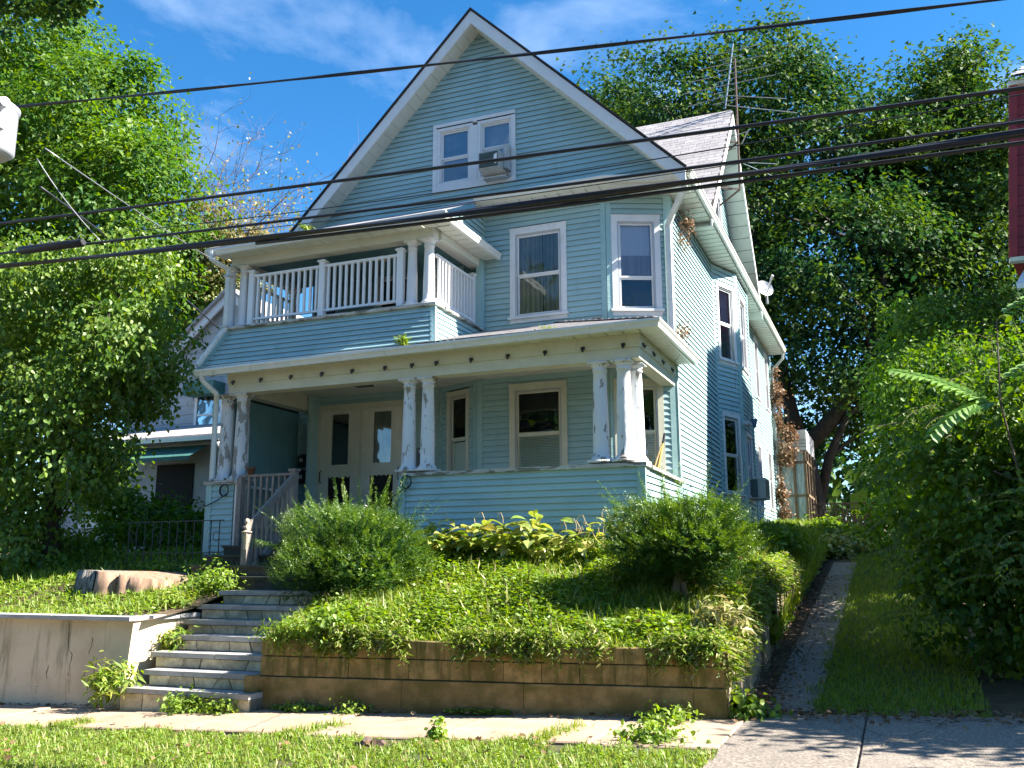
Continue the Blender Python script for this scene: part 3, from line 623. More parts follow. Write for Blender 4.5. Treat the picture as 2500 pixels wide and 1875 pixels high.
B.build('porch_beam',cream,house)
# hooks for lights
hk=MB().box(-.028,-.02,-.022,.028,0,.022).box(-.012,-.035,-.06,.012,-.015,-.022).box(-.02,-.05,-.03,.02,-.02,-.012).mesh('light_hook',brassy)
for x in (-10.34,-9.76,-9.15,-8.54,-7.96,-7.35,-6.86,-6.43,-5.83,-5.22,-4.62,-4.03,-3.42): link('light_hook',hk,house,(x,12.575,4.72))
for y in (12.75,13.35,13.95,14.6): link('light_hook',hk,house,(-3.175,y,4.74),(0,0,PI/2))
# soffit under the lower gutter + gutter
def gutter(path,name='gutter',m=gutterm,h=.1,w=.1,hang=0):
    """K-style gutter: path of (x,y,z top), outward to the right of travel"""
    mb=MB(); prof=[(0,0),(.0,-h),(w*.62,-h),(w*.78,-h*.55),(w,-h*.3),(w,0),(w-.008,0),(w-.012,-h*.25),(w*.6,-h+.01),(.01,-h+.01),(.008,0)]
    P_=[Vector(p) for p in path]; rings=[]
    for i,p in enumerate(P_):
        def nn(a,b): t=(b-a); return Vector((t.y,-t.x,0)).normalized()
        if i==0: nv=nn(P_[0],P_[1]); k=1
        elif i==len(P_)-1: nv=nn(P_[-2],P_[-1]); k=1
        else:
            n1,n2=nn(P_[i-1],p),nn(p,P_[i+1]); nv=(n1+n2).normalized(); k=1/max(.4,nv.dot(n1))
        rings.append([(p.x+nv.x*q[0]*k,p.y+nv.y*q[0]*k,p.z+q[1]) for q in prof])
    n=len(prof); vs=[v for r in rings for v in r]
    fs=[(i*n+j,i*n+(j+1)%n,(i+1)*n+(j+1)%n,(i+1)*n+j) for i in range(len(P_)-1) for j in range(n)]
    fs+=[(0,1,2,3,4,5),tuple((len(P_)-1)*n+j for j in (5,4,3,2,1,0))]
    mb.add(vs,fs); return mb.build(name,m,house)
LZ=4.98
gutter([(-10.93,12.32,LZ-.07),(-2.9,12.32,LZ),(-2.9,15.05,LZ+.02)],'lower_gutter',h=.115,w=.11)
def soffit_run(a,b,n,w,z,step=.24,name='soffit_panel',th=.012):
    a,b=Vector(a),Vector(b); d=(b-a); Ld=d.length; d.normalize(); k=max(1,int(round(Ld/step))); st=Ld/k
    o=Vector((a.x,a.y,z)); me=MB().lbox((0,0,0),(1,0),(0,1),0,st-.016,0,w,0,th).mesh(name,soffit)
    ang=math.atan2(d.y,d.x); flip=(Vector((-d.y,d.x,0)).dot(Vector((n[0],n[1],0)))<0)
    for i in range(k):
        if not flip: link(name,me,house,(a.x+d.x*st*i,a.y+d.y*st*i,z),(0,0,ang))
        else: link(name,me,house,(a.x+d.x*st*(i+1),a.y+d.y*st*(i+1),z),(0,0,ang+PI))
soffit_run((-10.85,12.575),(-2.9,12.575),(0,-1),.255,4.875,.25)
soffit_run((-3.175,12.58),(-3.175,15.0),(1,0),.27,4.885,.25)
MB().box(-10.93,12.31,4.86,-2.89,12.325,4.98).box(-2.905,12.325,4.86,-2.89,15.04,4.98).build('fascia',gutterm,house)
# columns
def column(x,y,z0,z1,r=.1,m=peel,name='porch_column',lab=None,seed=0):
    h=z1-z0; mb=MB(); mb.box(-r*1.45,-r*1.45,0,r*1.45,r*1.45,.035)
    prof=[(r*1.36,.035),(r*1.4,.055),(r*1.3,.075),(r*1.14,.085),(r*1.12,.1)]
    for i in range(9):
        t=i/8; prof.append((r*(1.04-.22*t**1.6),.11+(h-.25)*t))
    prof+=[(r*.95,h-.135),(r*.96,h-.115),(r*.85,h-.105),(r*.86,h-.085),(r*1.12,h-.05),(r*1.22,h-.035)]
    mb.lathe((0,0,0),prof,22); mb.box(-r*1.3,-r*1.3,h-.035,r*1.3,r*1.3,h)
    return mb.build(name,m,house,True,(x,y,z0),label=lab)
column(-10.56,12.75,3.03,4.52,.125,peelm,lab='badly peeling column at the left end of the porch'); column(-10.24,12.75,3.03,4.52,.125,peelm)
column(-6.98,12.73,3.04,4.52,.108); column(-6.65,12.73,3.04,4.52,.108)
column(-3.83,12.73,3.04,4.52,.115,peel); column(-3.47,12.73,3.04,4.52,.115,peel); column(-3.36,13.0,3.04,4.52,.105,peel)
# caps
def cap(pts,m,name,th=.05): 
    mb=MB(); mb.prism(pts,(0,0,th)); return mb.build(name,m,house)
capm=M('peeling_cap',(.5,.5,.47),(.4,.39,.36),scale=8,rough=.8,bump=.8,bscale=25,stretch=(.5,1,1),c3=(.17,.16,.13),s3=7,l3=.5,h3=.56,st3=(.5,1,2))
cap([(-7.0,12.55,2.96),(-3.13,12.55,2.96),(-3.13,12.87,2.96),(-7.0,12.87,2.96)],capm,'knee_wall_cap',.055)
cap([(-3.36,12.88,2.95),(-3.12,12.88,2.95),(-3.10,15.0,2.90),(-3.36,15.0,2.93)],capm,'knee_wall_cap',.045)
cap([(-10.83,12.54,2.965),(-10.06,12.54,2.965),(-10.06,12.92,2.965),(-10.83,12.92,2.965)],capm,'pier_cap',.06)
MB().box(-10.83,12.93,2.97,-10.58,15.0,3.01).build('left_wall_cap',white,house)
MB().box(-10.21,12.6,1.9,-10.08,12.75,2.965).build('stair_post_casing',white,house)
# interior sides of knee wall
MB().box(-7.0,12.8,2.1,-3.3,12.84,2.96).build('knee_wall_inner',sidetrim,house)
MB().box(-7.06,12.57,1.7,-6.95,12.82,2.96).build('corner_board',sidetrim,house)
# vertical beadboard privacy panel at left end of porch
me=MB().box(-.012,0,0,.012,.082,1.52).mesh('bead_board',bead_and_shade)
for i in range(25): link('bead_board',me,house,(-10.66,12.95+i*.0845,3.01))
MB().box(-10.69,12.95,3.0,-10.68,15.05,4.6).build('panel_backing',dark,house)
MB().box(-3.24,12.62,2.06,-3.2,14.97,2.9).build('side_wall_inner',sidetrim,house)
# ------------------------------------------------ lower roof
def shingles(name,tris_in,O,U,Vv,u0,u1,v0,v1,inside,tab=.3,cour=.135,th=.001,m=shingle):
    """O origin, U along the eave, Vv up the slope (unit vectors)"""
    O,U,Vv=Vector(O),Vector(U).normalized(),Vector(Vv).normalized(); Nn=U.cross(Vv).normalized()
    mb=MB(); v=v0; r=0
    while v<v1:
        u=u0-(r%2)*tab/2-random.random()*.02
        while u<u1:
            a_,b_=max(u+.003,u0),min(u+tab-.003,u1); cu,cv=(a_+b_)/2,v+cour/2
            if b_-a_>.03 and inside(cu,cv):
                # clip tab corners crudely against inside
                va,vb=v,min(v+cour,v1+.0)
                ca_,cb_=a_,b_
                for _ in range(5):
                    if not inside(ca_,cv): ca_+=(b_-a_)*.12
                    if not inside(cb_,cv): cb_-=(b_-a_)*.12
                j=random.uniform(-.004,.004)
                P=lambda q,w_,h_:O+U*q+Vv*w_+Nn*h_
                mb.cur=random.random()*.998+.001
                mb.add([P(ca_,va+j,th+.005),P(cb_,va+j,th+.005),P(cb_,vb+.02,.003),P(ca_,vb+.02,.003),P(ca_,va+j,0),P(cb_,va+j,0)],[(0,1,2,3),(4,5,1,0)])
            u+=tab
        v+=cour; r+=1
    return mb.build(name,m,tris_in,kind='stuff')
EY=12.25;EZ=LZ-.01
k_=(5.68-EZ)/(Yw-EY)
RF=MB().add([(-10.9,EY,EZ-.09),(-2.83,EY,EZ-.04),(-5.08,Yw,5.64),(-10.9,Yw,5.60)],[(0,1,2,3)])
RF.add([(-2.83,EY,EZ-.04),(-2.83,15.1,EZ-.04),(-3.3,15.1,EZ+.12),(-4.3,Yw,EZ+.45),(-5.08,Yw,5.64)],[(0,1,2,3,4)])
RF=RF.build('porch_roof',roofdark,house)
sl_=math.hypot(Yw-EY,5.68-EZ)
shingles('shingle_courses',RF,(-10.9,EY-.03,EZ-.0),(1,0,0),(0,(Yw-EY)/sl_,(5.68-EZ)/sl_),4.3,8.07,0,sl_,lambda u,v:(8.07-u)>v*.93)
shingles('shingle_courses',RF,(-2.80,EY,EZ),(0,1,0),(-.94,0,.335),0,2.85,0,1.9,lambda u,v:u>v*.93 and v<.38+max(0,(2.4-u))*1.1)
# hip cap
mb=MB(); 
for i in range(15):
    a_=Vector((-2.83,EY,EZ+.012)).lerp(Vector((-5.08,Yw,5.70)),i/15); b_=Vector((-2.83,EY,EZ+.012)).lerp(Vector((-5.08,Yw,5.70)),(i+1.15)/15)
    mb.cur=random.random(); mb.beam(a_+Vector((0,0,.012)),b_,.16,.012)
mb.build('hip_shingles',shingle,RF)
MB().box(-10.85,12.26,4.86,-6.4,12.3,4.93).build('rotten_board',rotwood,house)
# ------------------------------------------------ balcony
MB().box(-10.5,12.6,5.5,-6.5,14.5,5.6).build('balcony_floor',dwood,house)
cap([(-10.56,12.53,5.66),(-6.44,12.53,5.66),(-6.44,12.86,5.66),(-10.56,12.86,5.66)],capm,'balcony_sill',.045)
cap([(-6.72,12.87,5.655),(-6.42,12.87,5.655),(-6.42,14.48,5.655),(-6.72,14.48,5.655)],capm,'balcony_sill',.04)
cap([(-10.56,12.87,5.655),(-10.3,12.87,5.655),(-10.3,14.48,5.655),(-10.56,14.48,5.655)],capm,'balcony_sill',.04)
UB=MB().box(-10.56,12.62,6.84,-6.55,12.84,7.04).box(-6.72,12.84,6.84,-6.5,14.48,7.04).box(-10.56,12.84,6.84,-10.36,14.48,7.04).build('balcony_beam',soffit,house)
MB().box(-10.36,12.84,6.94,-6.72,14.48,6.97).build('balcony_ceiling',bead_and_shade,house)
MB().lathe((-7.95,13.45,6.86),[(.05,0),(.1,.02),(.12,.06),(.06,.08)],14).build('ceiling_globe',lampg,house,True)
column(-10.62,12.72,5.70,6.84,.085,white,'balcony_column'); column(-10.34,12.72,5.70,6.84,.085,white,'balcony_column')
column(-10.45,14.3,5.70,6.84,.085,white,'balcony_column')
column(-6.98,12.74,5.72,6.84,.085,white,'balcony_column'); column(-6.67,12.74,5.70,6.84,.095,white,'balcony_column')
MB().box(-10.52,13.0,5.7,-10.4,13.1,6.84).build('pilaster',white,house)
MB().box(-6.56,14.32,5.7,-6.46,14.47,7.0).build('pilaster',sidetrim,house)
def railing(posts,zb,zt,nb,name='balcony_railing',ends=(1,1)):
    """posts: list of (x,y); sections between"""
    R_=MB()
    base=None
    rl=None
    for i in range(len(posts)-1):
        a_,b_=Vector((*posts[i],0)),Vector((*posts[i+1],0)); rail=MB(); rail.beam(a_+Vector((0,0,zt)),b_+Vector((0,0,zt)),.06,.045)
        if rl is None: rl=rail.build(name,vinyl,house)
        else: rail.build('top_rail',vinyl,rl)
        MB().beam(a_+Vector((0,0,zb)),b_+Vector((0,0,zb)),.045,.04).build('bottom_rail',vinyl,rl)
        d=(b_-a_); L_=d.length; d.normalize(); ang=math.atan2(d.y,d.x)
        me=MB().box(-.019,-.019,0,.019,.019,zt-zb-.02).mesh('baluster',vinyl)
        for k in range(nb[i]):
            p=a_+d*(L_*(k+1)/(nb[i]+1)); link('baluster',me,rl,(p.x,p.y,zb+.01),(0,0,ang))
    pm=MB().box(-.052,-.052,0,.052,.052,zt-zb+.17).box(-.075,-.075,zt-zb+.17,.075,.075,zt-zb+.195)
    pm.add([(-.075,-.075,zt-zb+.195),(.075,-.075,zt-zb+.195),(.075,.075,zt-zb+.195),(-.075,.075,zt-zb+.195),(0,0,zt-zb+.24)],[(0,1,4),(1,2,4),(2,3,4),(3,0,4)])
    me=pm.mesh('rail_post',vinyl)
    for i,p in enumerate(posts):
        if (i==0 and not ends[0]) or (i==len(posts)-1 and not ends[1]): continue
        link('rail_post',me,rl,(p[0],p[1],zb-.1))
railing([(-10.14,12.7),(-8.68,12.7),(-7.17,12.7)],5.84,6.62,[11,12])
railing([(-6.62,12.86),(-6.62,14.3)],5.84,6.6,[11],ends=(0,1))
railing([(-10.45,12.9),(-10.45,14.25)],5.84,6.6,[9],ends=(0,0))
# balcony eave
gutter([(-10.82,12.3,7.04),(-6.22,12.3,7.06),(-6.22,14.46,7.06)],'balcony_gutter')
soffit_run((-10.75,12.62),(-6.22,12.62),(0,-1),.31,6.985,.24)
soffit_run((-6.5,12.64),(-6.5,14.46),(1,0),.27,6.985,.24)
MB().box(-10.82,12.3,6.98,-6.21,12.315,7.09).box(-6.225,12.315,6.98,-6.21,14.46,7.09).build('fascia',white,house)
MB().prism([(-10.85,12.27,7.07),(-6.2,12.27,7.07),(-6.2,12.27,7.10),(-10.85,12.27,7.10)],(0,.01,0)).add([(-10.85,12.27,7.1),(-6.2,12.27,7.1),(-6.46,12.55,7.2),(-6.46,14.14,7.98),(-10.4,14.14,7.98)],[(0,1,2,3,4)]).add([(-6.2,12.27,7.1),(-6.2,14.48,7.1),(-6.47,14.48,7.2),(-6.46,12.55,7.2)],[(0,1,2,3)]).build('balcony_roof',shingle,house)
MB().box(-7.1,14.02,7.93,-6.45,14.08,7.97).build('flashing',white,house)
# ------------------------------------------------ main eave of bay + side
EP=[(-6.48,14.1),(-4.07,14.1),(-3.28,14.4),(-2.74,14.4),(-2.74,28.45)]
gutter([(x,y,8.03) for x,y in EP],'upper_gutter')
mb=MB(); inner=[(-6.48,14.48),(-4.2,14.48),(-3.19,14.93),(-3.19,14.95),(-3.19,28.45)]
mb.add([(x,y,7.89) for x,y in EP]+[(x,y,7.89) for x,y in inner],[(i,i+1,6+i,5+i) for i in range(4)])
mb.add([(x,y,8.04) for x,y in EP]+[(x,y,8.2 if i<4 else 8.04) for i,(x,y) in enumerate(inner)],[(i,i+1,6+i,5+i) for i in range(3)])
mb.add([(x,y,7.89) for x,y in EP]+[(x,y,8.04) for x,y in EP],[(i,i+1,6+i,5+i) for i in range(4)])
mb.build('eave_box',soffit,house)
mb=MB()
for x in lin(-6.4,-4.2,10): mb.box(x,14.1,7.883,x+.012,14.47,7.888)
for y in lin(14.5,28.3,58): mb.box(-3.18,y,7.883,-2.74,y+.012,7.888)
mb.build('soffit_joints',M('joint_grey',(.25,.26,.24),rough=.8),house,kind='stuff')
# ------------------------------------------------ main roof + rakes
AX,AZ=-6.6,11.83; RYF=14.12; RYB=28.6
LX,LZb=-10.42,7.98; RX,RZ=-2.72,8.0
def roofslab(p0,p1,y0,y1,th=.035):
    mb=MB(); a_,b_=Vector(p0),Vector(p1)
    vs=[(a_.x,y0,a_.z),(b_.x,y0,b_.z),(b_.x,y1,b_.z),(a_.x,y1,a_.z)]
    vs+=[(v[0],v[1],v[2]-th) for v in vs]
    return mb.add(vs,[(0,1,2,3),(7,6,5,4),(0,4,5,1),(1,5,6,2),(2,6,7,3),(3,7,4,0)])
roofslab((LX-.03,0,LZb-.0),(AX,0,AZ+.02),RYF-.03,RYB).build('main_roof',roofdark,house)
roofslab((AX,0,AZ+.02),(RX+.03,0,RZ+.0),RYF-.03,RYB).build('main_roof',roofdark,house)
def bargeboard(a,b,y0,y1,drop,m=white,name='bargeboard',off=.036):
    a,b=Vector(a),Vector(b); t=(b-a).normalized(); dn=Vector((0,0,-1))
    mb=MB(); q=[a+dn*off,b+dn*off,b+dn*(off+drop),a+dn*(off+drop)]
    mb.prism([(p.x,y0,p.z) for p in q],(0,y1-y0,0)); return mb.build(name,m,house)
bargeboard((LX,0,LZb),(AX,0,AZ),RYF,RYF+.03,.26); bargeboard((AX,0,AZ),(RX,0,RZ),RYF,RYF+.03,.26)
# rake soffit panels, both sides
def rake_soffit(a,b,y0,y1,n,off,name='rake_soffit_panel'):
    a,b=Vector(a),Vector(b)
    for i in range(n):
        p,q=a.lerp(b,(i+.02)/n),a.lerp(b,(i+.98)/n); z=off
        mb=MB(); mb.add([(p.x,y0,p.z-z),(q.x,y0,q.z-z),(q.x,y1,q.z-z),(p.x,y1,p.z-z),(p.x,y0,p.z-z+.012),(q.x,y0,q.z-z+.012),(q.x,y1,q.z-z+.012),(p.x,y1,p.z-z+.012)],BF)
        mb.build(name,soffit,house)
rake_soffit((LX,0,LZb),(AX,0,AZ),RYF+.03,Yw+.0,23,.30); rake_soffit((AX,0,AZ),(RX,0,RZ),RYF+.03,Yw+.0,23,.30)
# cross gable roof
CA=(GY,GZ+.12); CL=(GY-3.62,8.05); CRr=(GY+3.42,8.02); XG=-2.7
def cslab(p,q,x0,x1,th=.035):
    mb=MB(); vs=[(x0,p[0],p[1]),(x1,p[0],p[1]),(x1,q[0],q[1]),(x0,q[0],q[1])]; vs+=[(v[0],v[1],v[2]-th) for v in vs]
    return mb.add(vs,[(3,2,1,0),(4,5,6,7),(4,0,1,5),(5,1,2,6),(6,2,3,7),(7,3,0,4)])
CR=cslab((CL[0],CL[1]-.03),(CA[0],CA[1]-.03),-6.7,XG).build('cross_gable_roof',roofdark,house); cslab(CRr,CA,-6.7,XG).build('cross_gable_roof',roofdark,house)
ll=math.hypot(CA[0]-CL[0],CA[1]-CL[1])
shingles('shingle_courses',CR,(-6.7,CL[0],CL[1]+.004),(1,0,0),(0,(CA[0]-CL[0])/ll,(CA[1]-CL[1])/ll),1.2,4.0,0.35,ll-.02,lambda u,v:True,tab=.31,cour=.15)
for (p,q) in ((CL,CA),(CA,CRr)):
    mb=MB(); mb.prism([(XG-.03,p[0],p[1]-.08),(XG-.03,q[0],q[1]-.08),(XG-.03,q[0],q[1]-.3),(XG-.03,p[0],p[1]-.3)],(.03,0,0)); mb.build('bargeboard',white,house)
    a_,b_=Vector((0,p[0],p[1])),Vector((0,q[0],q[1]))
    mb=MB()
    for i in range(16):
        s_,t_=a_.lerp(b_,(i+.02)/16),a_.lerp(b_,(i+.98)/16)
        mb.add([(Xs,s_.y,s_.z-.28),(XG-.03,s_.y,s_.z-.28),(XG-.03,t_.y,t_.z-.28),(Xs,t_.y,t_.z-.28)],[(0,1,2,3)])
    mb.build('cross_gable_soffit',soffit,house)
# hidden sides so that light and other viewpoints are right
MB().box(-10.2,14.6,1.6,-10.15,28.5,8.0).box(-10.2,28.45,1.6,Xs,28.5,8.0).build('rear_wall',siding,house)
MB().add([(-10.2,28.45,8),(Xs,28.45,8),(-6.6,28.45,11.6)],[(0,1,2)]).build('rear_gable',siding,house)
MB().box(-10.15,14.65,5.3,-3.3,28.4,5.4).box(-10.15,14.65,7.95,-3.3,28.4,8.0).box(-10.15,14.7,1.9,-3.3,28.4,2.0).build('floor_plates',dark,house)
MB().box(-3.5,15.1,2.0,-3.45,28.4,7.9).box(-10.1,15.2,2.0,-3.5,15.25,7.9).build('inner_partition',dark,house)
# foundation
MB().box(-10.1,12.66,1.2,-3.25,15,2.0).box(Xs-.1,15,1.2,Xs-.02,28.4,2.2).build('foundation',mortar,house)
# ------------------------------------------------ downspouts
dsm=gutterm
def dspout(pts,w=.075,h=.055,name='downspout',m=dsm):
    mb=MB()
    for a_,b_ in zip(pts,pts[1:]): mb.beam(a_,b_,w,h,up=(0,1,.01))
    mb.tube(pts,[.043]*len(pts),8); o=mb.build(name,m,house); return o
dspout([(-10.66,12.2,7.0),(-10.66,12.2,6.86),(-10.52,12.5,6.74),(-10.52,12.5,5.66),(-10.54,12.47,5.62),(-10.82,12.2,4.98)])
dspout([(-10.78,12.26,4.88),(-10.78,12.3,4.74),(-10.62,12.5,4.52),(-10.72,12.62,4.38),(-10.72,12.62,3.05)])
dspout([(-2.79,14.33,7.98),(-2.8,14.36,7.7),(-3.08,14.75,7.48),(-3.2,14.86,7.3),(-3.2,14.86,5.1)],.09,.065)
dspout([(-2.74,28.4,7.95),(-2.76,28.42,7.75),(-3.1,28.44,7.4),(-3.1,28.44,2.7)])
mb=MB()
for z in (6.6,5.68): mb.box(-10.575,12.44,z,-10.46,12.56,z+.03)
mb.build('strap',greym,house)
# ------------------------------------------------ rear lean-to porch with glazed sides
lt=MB().box(-3.15,29.0,5.0,-2.28,32,5.62).build('rear_porch',white,house)
mb=MB()
for (x,y) in ((-3.12,29.0),(-2.72,29.0),(-2.4,29.0),(-2.38,29.6),(-2.36,30.3),(-2.33,31.0)): mb.box(x,y,2.6,x+.08,y+.08,5.0)
for z in (3.6,4.6): mb.box(-3.12,29.01,z,-2.36,29.06,z+.07).box(-2.35,29.0,z,-2.29,31,z+.07)
mb.build('post_frame',M('bare_wood',(.22,.15,.09),(.16,.11,.07),scale=8,rough=.85),lt)
MB().box(-3.05,29.03,2.6,-2.4,29.04,4.98).build('plastic_sheet',M('plastic_sheet',(.42,.52,.55),(.22,.3,.33),scale=5,rough=.25,stretch=(6,6,.6)),lt)
MB().box(-2.33,29.1,2.6,-2.32,31,4.98).build('plastic_sheet',glassd,lt)
MB().box(-9,28.6,2.0,-3.2,32,5.0).build('rear_porch_wall',siding,lt)
for z in (5.1,5.2,5.3): MB().box(-3.16,28.985,z,-2.27,28.998,z+.012).build('lap_line',sidback,lt)

# ================================================================== WOODEN STAIRS
ws=thing('wooden_stairs','weathered wooden porch steps with grey handrail and ball-topped newel','stairs',(-8.8,11.8,1.3))
wz=[1.458,1.62,1.775,1.93]; wy=[10.98,11.36,11.72,12.1]; xl=[-9.45,-9.95,-9.98,-9.98]
for i in range(4):
    yb=wy[i+1] if i<3 else 12.58
    MB().box(xl[i],wy[i]-.03,wz[i]-.035,-7.05,wy[i]+(yb-wy[i])*.49,wz[i]).build('tread',dwood,ws)
    MB().box(xl[i],wy[i]+(yb-wy[i])*.51,wz[i]-.037,-7.05,yb+.01,wz[i]-.002).build('tread',dwood,ws)
    MB().box(xl[i]+.02,wy[i],(wz[i-1] if i else 1.25)-.02,-7.08,wy[i]+.025,wz[i]-.036).build('riser_board',dwood,ws)
MB().box(-9.98,12.56,1.9,-7.05,12.6,2.06).build('riser_board',dwood,ws)
NX=-8.99
MB().beam((NX,12.55,1.95),(NX,12.55,3.12),.1,.1,(0,1,0)).build('upper_newel',gwood,ws)
MB().box(NX-.07,12.48,3.12,NX+.07,12.62,3.16).build('newel_cap',gwood,ws)
MB().box(NX-.05,11.37,1.25,NX+.05,11.47,2.1).build('lower_newel',gwood,ws)
peg=M('bare_newel',(.5,.4,.3),(.36,.28,.2),scale=10,rough=.7,stretch=(3,3,.5))
MB().lathe((NX,11.42,2.1),[(.08,0),(.08,.015),(.035,.03),(.02,.06),(.04,.09),(.02,.11),(.018,.13),(.034,.145),(.040,.17),(.03,.195),(.008,.21)],12).build('newel_ball',peg,ws,True)
MB().box(NX-.0,11.362,1.85,NX+.045,11.372,2.1).build('newel_peeled_face',peg,ws)
MB().beam((NX,11.4,2.14),(NX,12.52,3.02),.05,.1).build('handrail',gwood,ws)
MB().beam((NX,11.42,1.42),(NX,12.52,2.28),.045,.1).build('lower_rail',gwood,ws)
for i in range(8):
    t=(i+1)/9; y=11.42+1.1*t; MB().box(NX-.02,y-.02,1.44+.86*t,NX+.02,y+.02,2.12+.88*t).build('baluster',gwood,ws)
MB().beam((-10.08,12.56,3.08),(NX,12.56,3.08),.07,.04).build('guard_rail',gwood,ws)
MB().beam((-10.08,12.56,2.24),(NX,12.56,2.24),.05,.06).build('guard_lower_rail',gwood,ws)
me=MB().box(-.02,-.02,0,.02,.02,.8).mesh('baluster',gwood)
for i in range(8): link('baluster',me,ws,(-10.0+i*.12,12.56,2.26))
MB().box(-10.09,12.5,1.85,-10.0,12.6,3.06).build('post',gwood,ws)

# ================================================================== STONE STEPS
ss=thing('stone_steps','seven stone garden steps with grey slab treads between the two retaining walls','steps',(-7.9,9.5,0))
sz=[.185,.37,.555,.74,.915,1.095,1.275]; sy_=[8.93,9.17,9.43,9.72,10.0,10.27,10.55]
sxl=[-8.82,-8.62,-8.78,-8.8,-8.8,-8.82,-8.7]
for i in range(7):
    xr=-6.86 if i==0 else -6.96; yb=(sy_[i+1] if i<6 else 11.0)+.06
    cuts=[sxl[i]]+[sxl[i]+(xr-sxl[i])*f for f in ((.36,.71) if i%2 else (.55,))]+[xr]
    for a_,b_ in zip(cuts,cuts[1:]):
        j=random.uniform(-.004,.004); MB().box(a_+.003,sy_[i]-.035+j,sz[i]-.058,b_-.003,yb,sz[i]+j*.5).build('slab',blue_stone,ss)
    z0=(sz[i-1] if i else zst(-8)-.05); h=sz[i]-.06-z0
    MB().box(sxl[i]+.04,sy_[i]+.02,z0-.1,xr,yb+.1,sz[i]-.06).build('step_core',mortar,ss)
    n=random.choice((4,5,5)); us=[0]+sorted(k/n+random.uniform(-.25,.25)/n for k in range(1,n))+[1]; Wd=xr-sxl[i]-.06
    sk=[random.uniform(-.045,.045) for _ in us]; sk[0]=sk[-1]=0
    for k in range(n):
        xa,xb=sxl[i]+.05+us[k]*Wd,sxl[i]+.05+us[k+1]*Wd; g=.008; yf=sy_[i]+random.uniform(-.004,.01)
        q=[(xa-sk[k]+g,yf+.006,z0+.006),(xb-sk[k+1]-g,yf+.006,z0+.006),(xb+sk[k+1]-g,yf,z0+h-.008),(xa+sk[k]+g,yf,z0+h-.008)]
        MB().prism([(p[0],p[1],p[2]) for p in q],(0,.03,0)).build('riser_stone',riser,ss)

# ================================================================== RIGHT RETAINING WALL
rw=thing('retaining_wall','brown mossy block retaining wall in front of the overgrown yard','wall',(-4.3,9.2,0))
YF=9.15
def course(z0f,z1f,yf,cuts,m=block,th=.22):
    for a_,b_ in zip(cuts,cuts[1:]):
        g=.001+random.random()*.0015; j=random.uniform(-.006,.006)
        mb=MB(); c=.004
        za,zb=z0f(a_)+.0005,z0f(b_)+.0005; zc,zd=z1f(a_)-.0015,z1f(b_)-.0015
        mb.add([(a_+g,yf+j+c,za+c),(b_-g,yf+j+c,zb+c),(b_-g,yf+j+c,zd-c),(a_+g,yf+j+c,zc-c),(a_+g+c,yf+j,za+2*c),(b_-g-c,yf+j,zb+2*c),(b_-g-c,yf+j,zd-2*c),(a_+g+c,yf+j,zc-2*c),
                (a_+g,yf+th,za),(b_-g,yf+th,zb),(b_-g,yf+th,zd),(a_+g,yf+th,zc)],
               [(4,5,6,7),(0,1,5,4),(1,2,6,5),(2,3,7,6),(3,0,4,7),(0,8,9,1),(1,9,10,2),(2,10,11,3),(3,11,8,0)])
        mb.build('block',m,rw)
def cuts_(a,b,lo,hi):
    c=[a]
    while c[-1]<b-hi: c.append(c[-1]+random.uniform(lo,hi))
    return c+[b]
zj1=lambda x:.36+(x+6.9)*.018; zj2=lambda x:.585+(x+6.9)*.012; zt=lambda x:.80-(x+6.9)*.002+.012*math.sin(x*2.1)
course(lambda x:zst(x)-.12,zj1,YF,cuts_(-6.97,-1.58,1.0,2.0),blockfoot,.26)
course(zj1,zj2,YF+.025,cuts_(-6.93,-1.56,.3,.44)); course(zj2,zt,YF+.03,cuts_(-6.93,-1.56,.2,.42))
MB().box(-6.9,YF+.06,-.1,-1.6,YF+.2,.76).build('mortar_core',mortar,rw)
# side return along the driveway: cracked bright concrete fins
sret=M('spalled_concrete',(.46,.38,.25),(.2,.15,.09),scale=6,rough=.95,bump=1,bscale=20,stretch=(3,3,.35),lo=.42,hi=.58)
for i in range(18):
    y=YF+.04+i*.42; x=-1.57+.03*math.sin(i*2.3); yc=y+.2
    z1_=(hyard(-1.65,yc)-.0) if yc<12.6 else hyard(-1.65,12.6)+(yc-12.6)*.035
    MB().box(x-.2,y,0,x,y+.41,z1_-.03+.02*math.sin(i*1.7)).build('side_block',sret,rw)
# rounded concrete post at left end of the wall
MB().box(-7.03,9.02,-.05,-6.93,9.3,.37).build('end_block',blockfoot,rw)
# ================================================================== LEFT RETAINING WALL
lw=thing('retaining_wall','pale cracked cement retaining wall with slate coping left of the steps','wall',(-10.5,9.2,0))
mb=MB(); mb.add([(-16,9.15,-.4),(-8.97,9.15,-.2),(-8.86,10.4,-.2),(-16,10.4,-.4),(-16,9.2,.94),(-8.9,9.2,.94),(-8.82,10.4,.94),(-16,10.4,.94)],BF); LB=mb.build('wall_body',parge,lw)
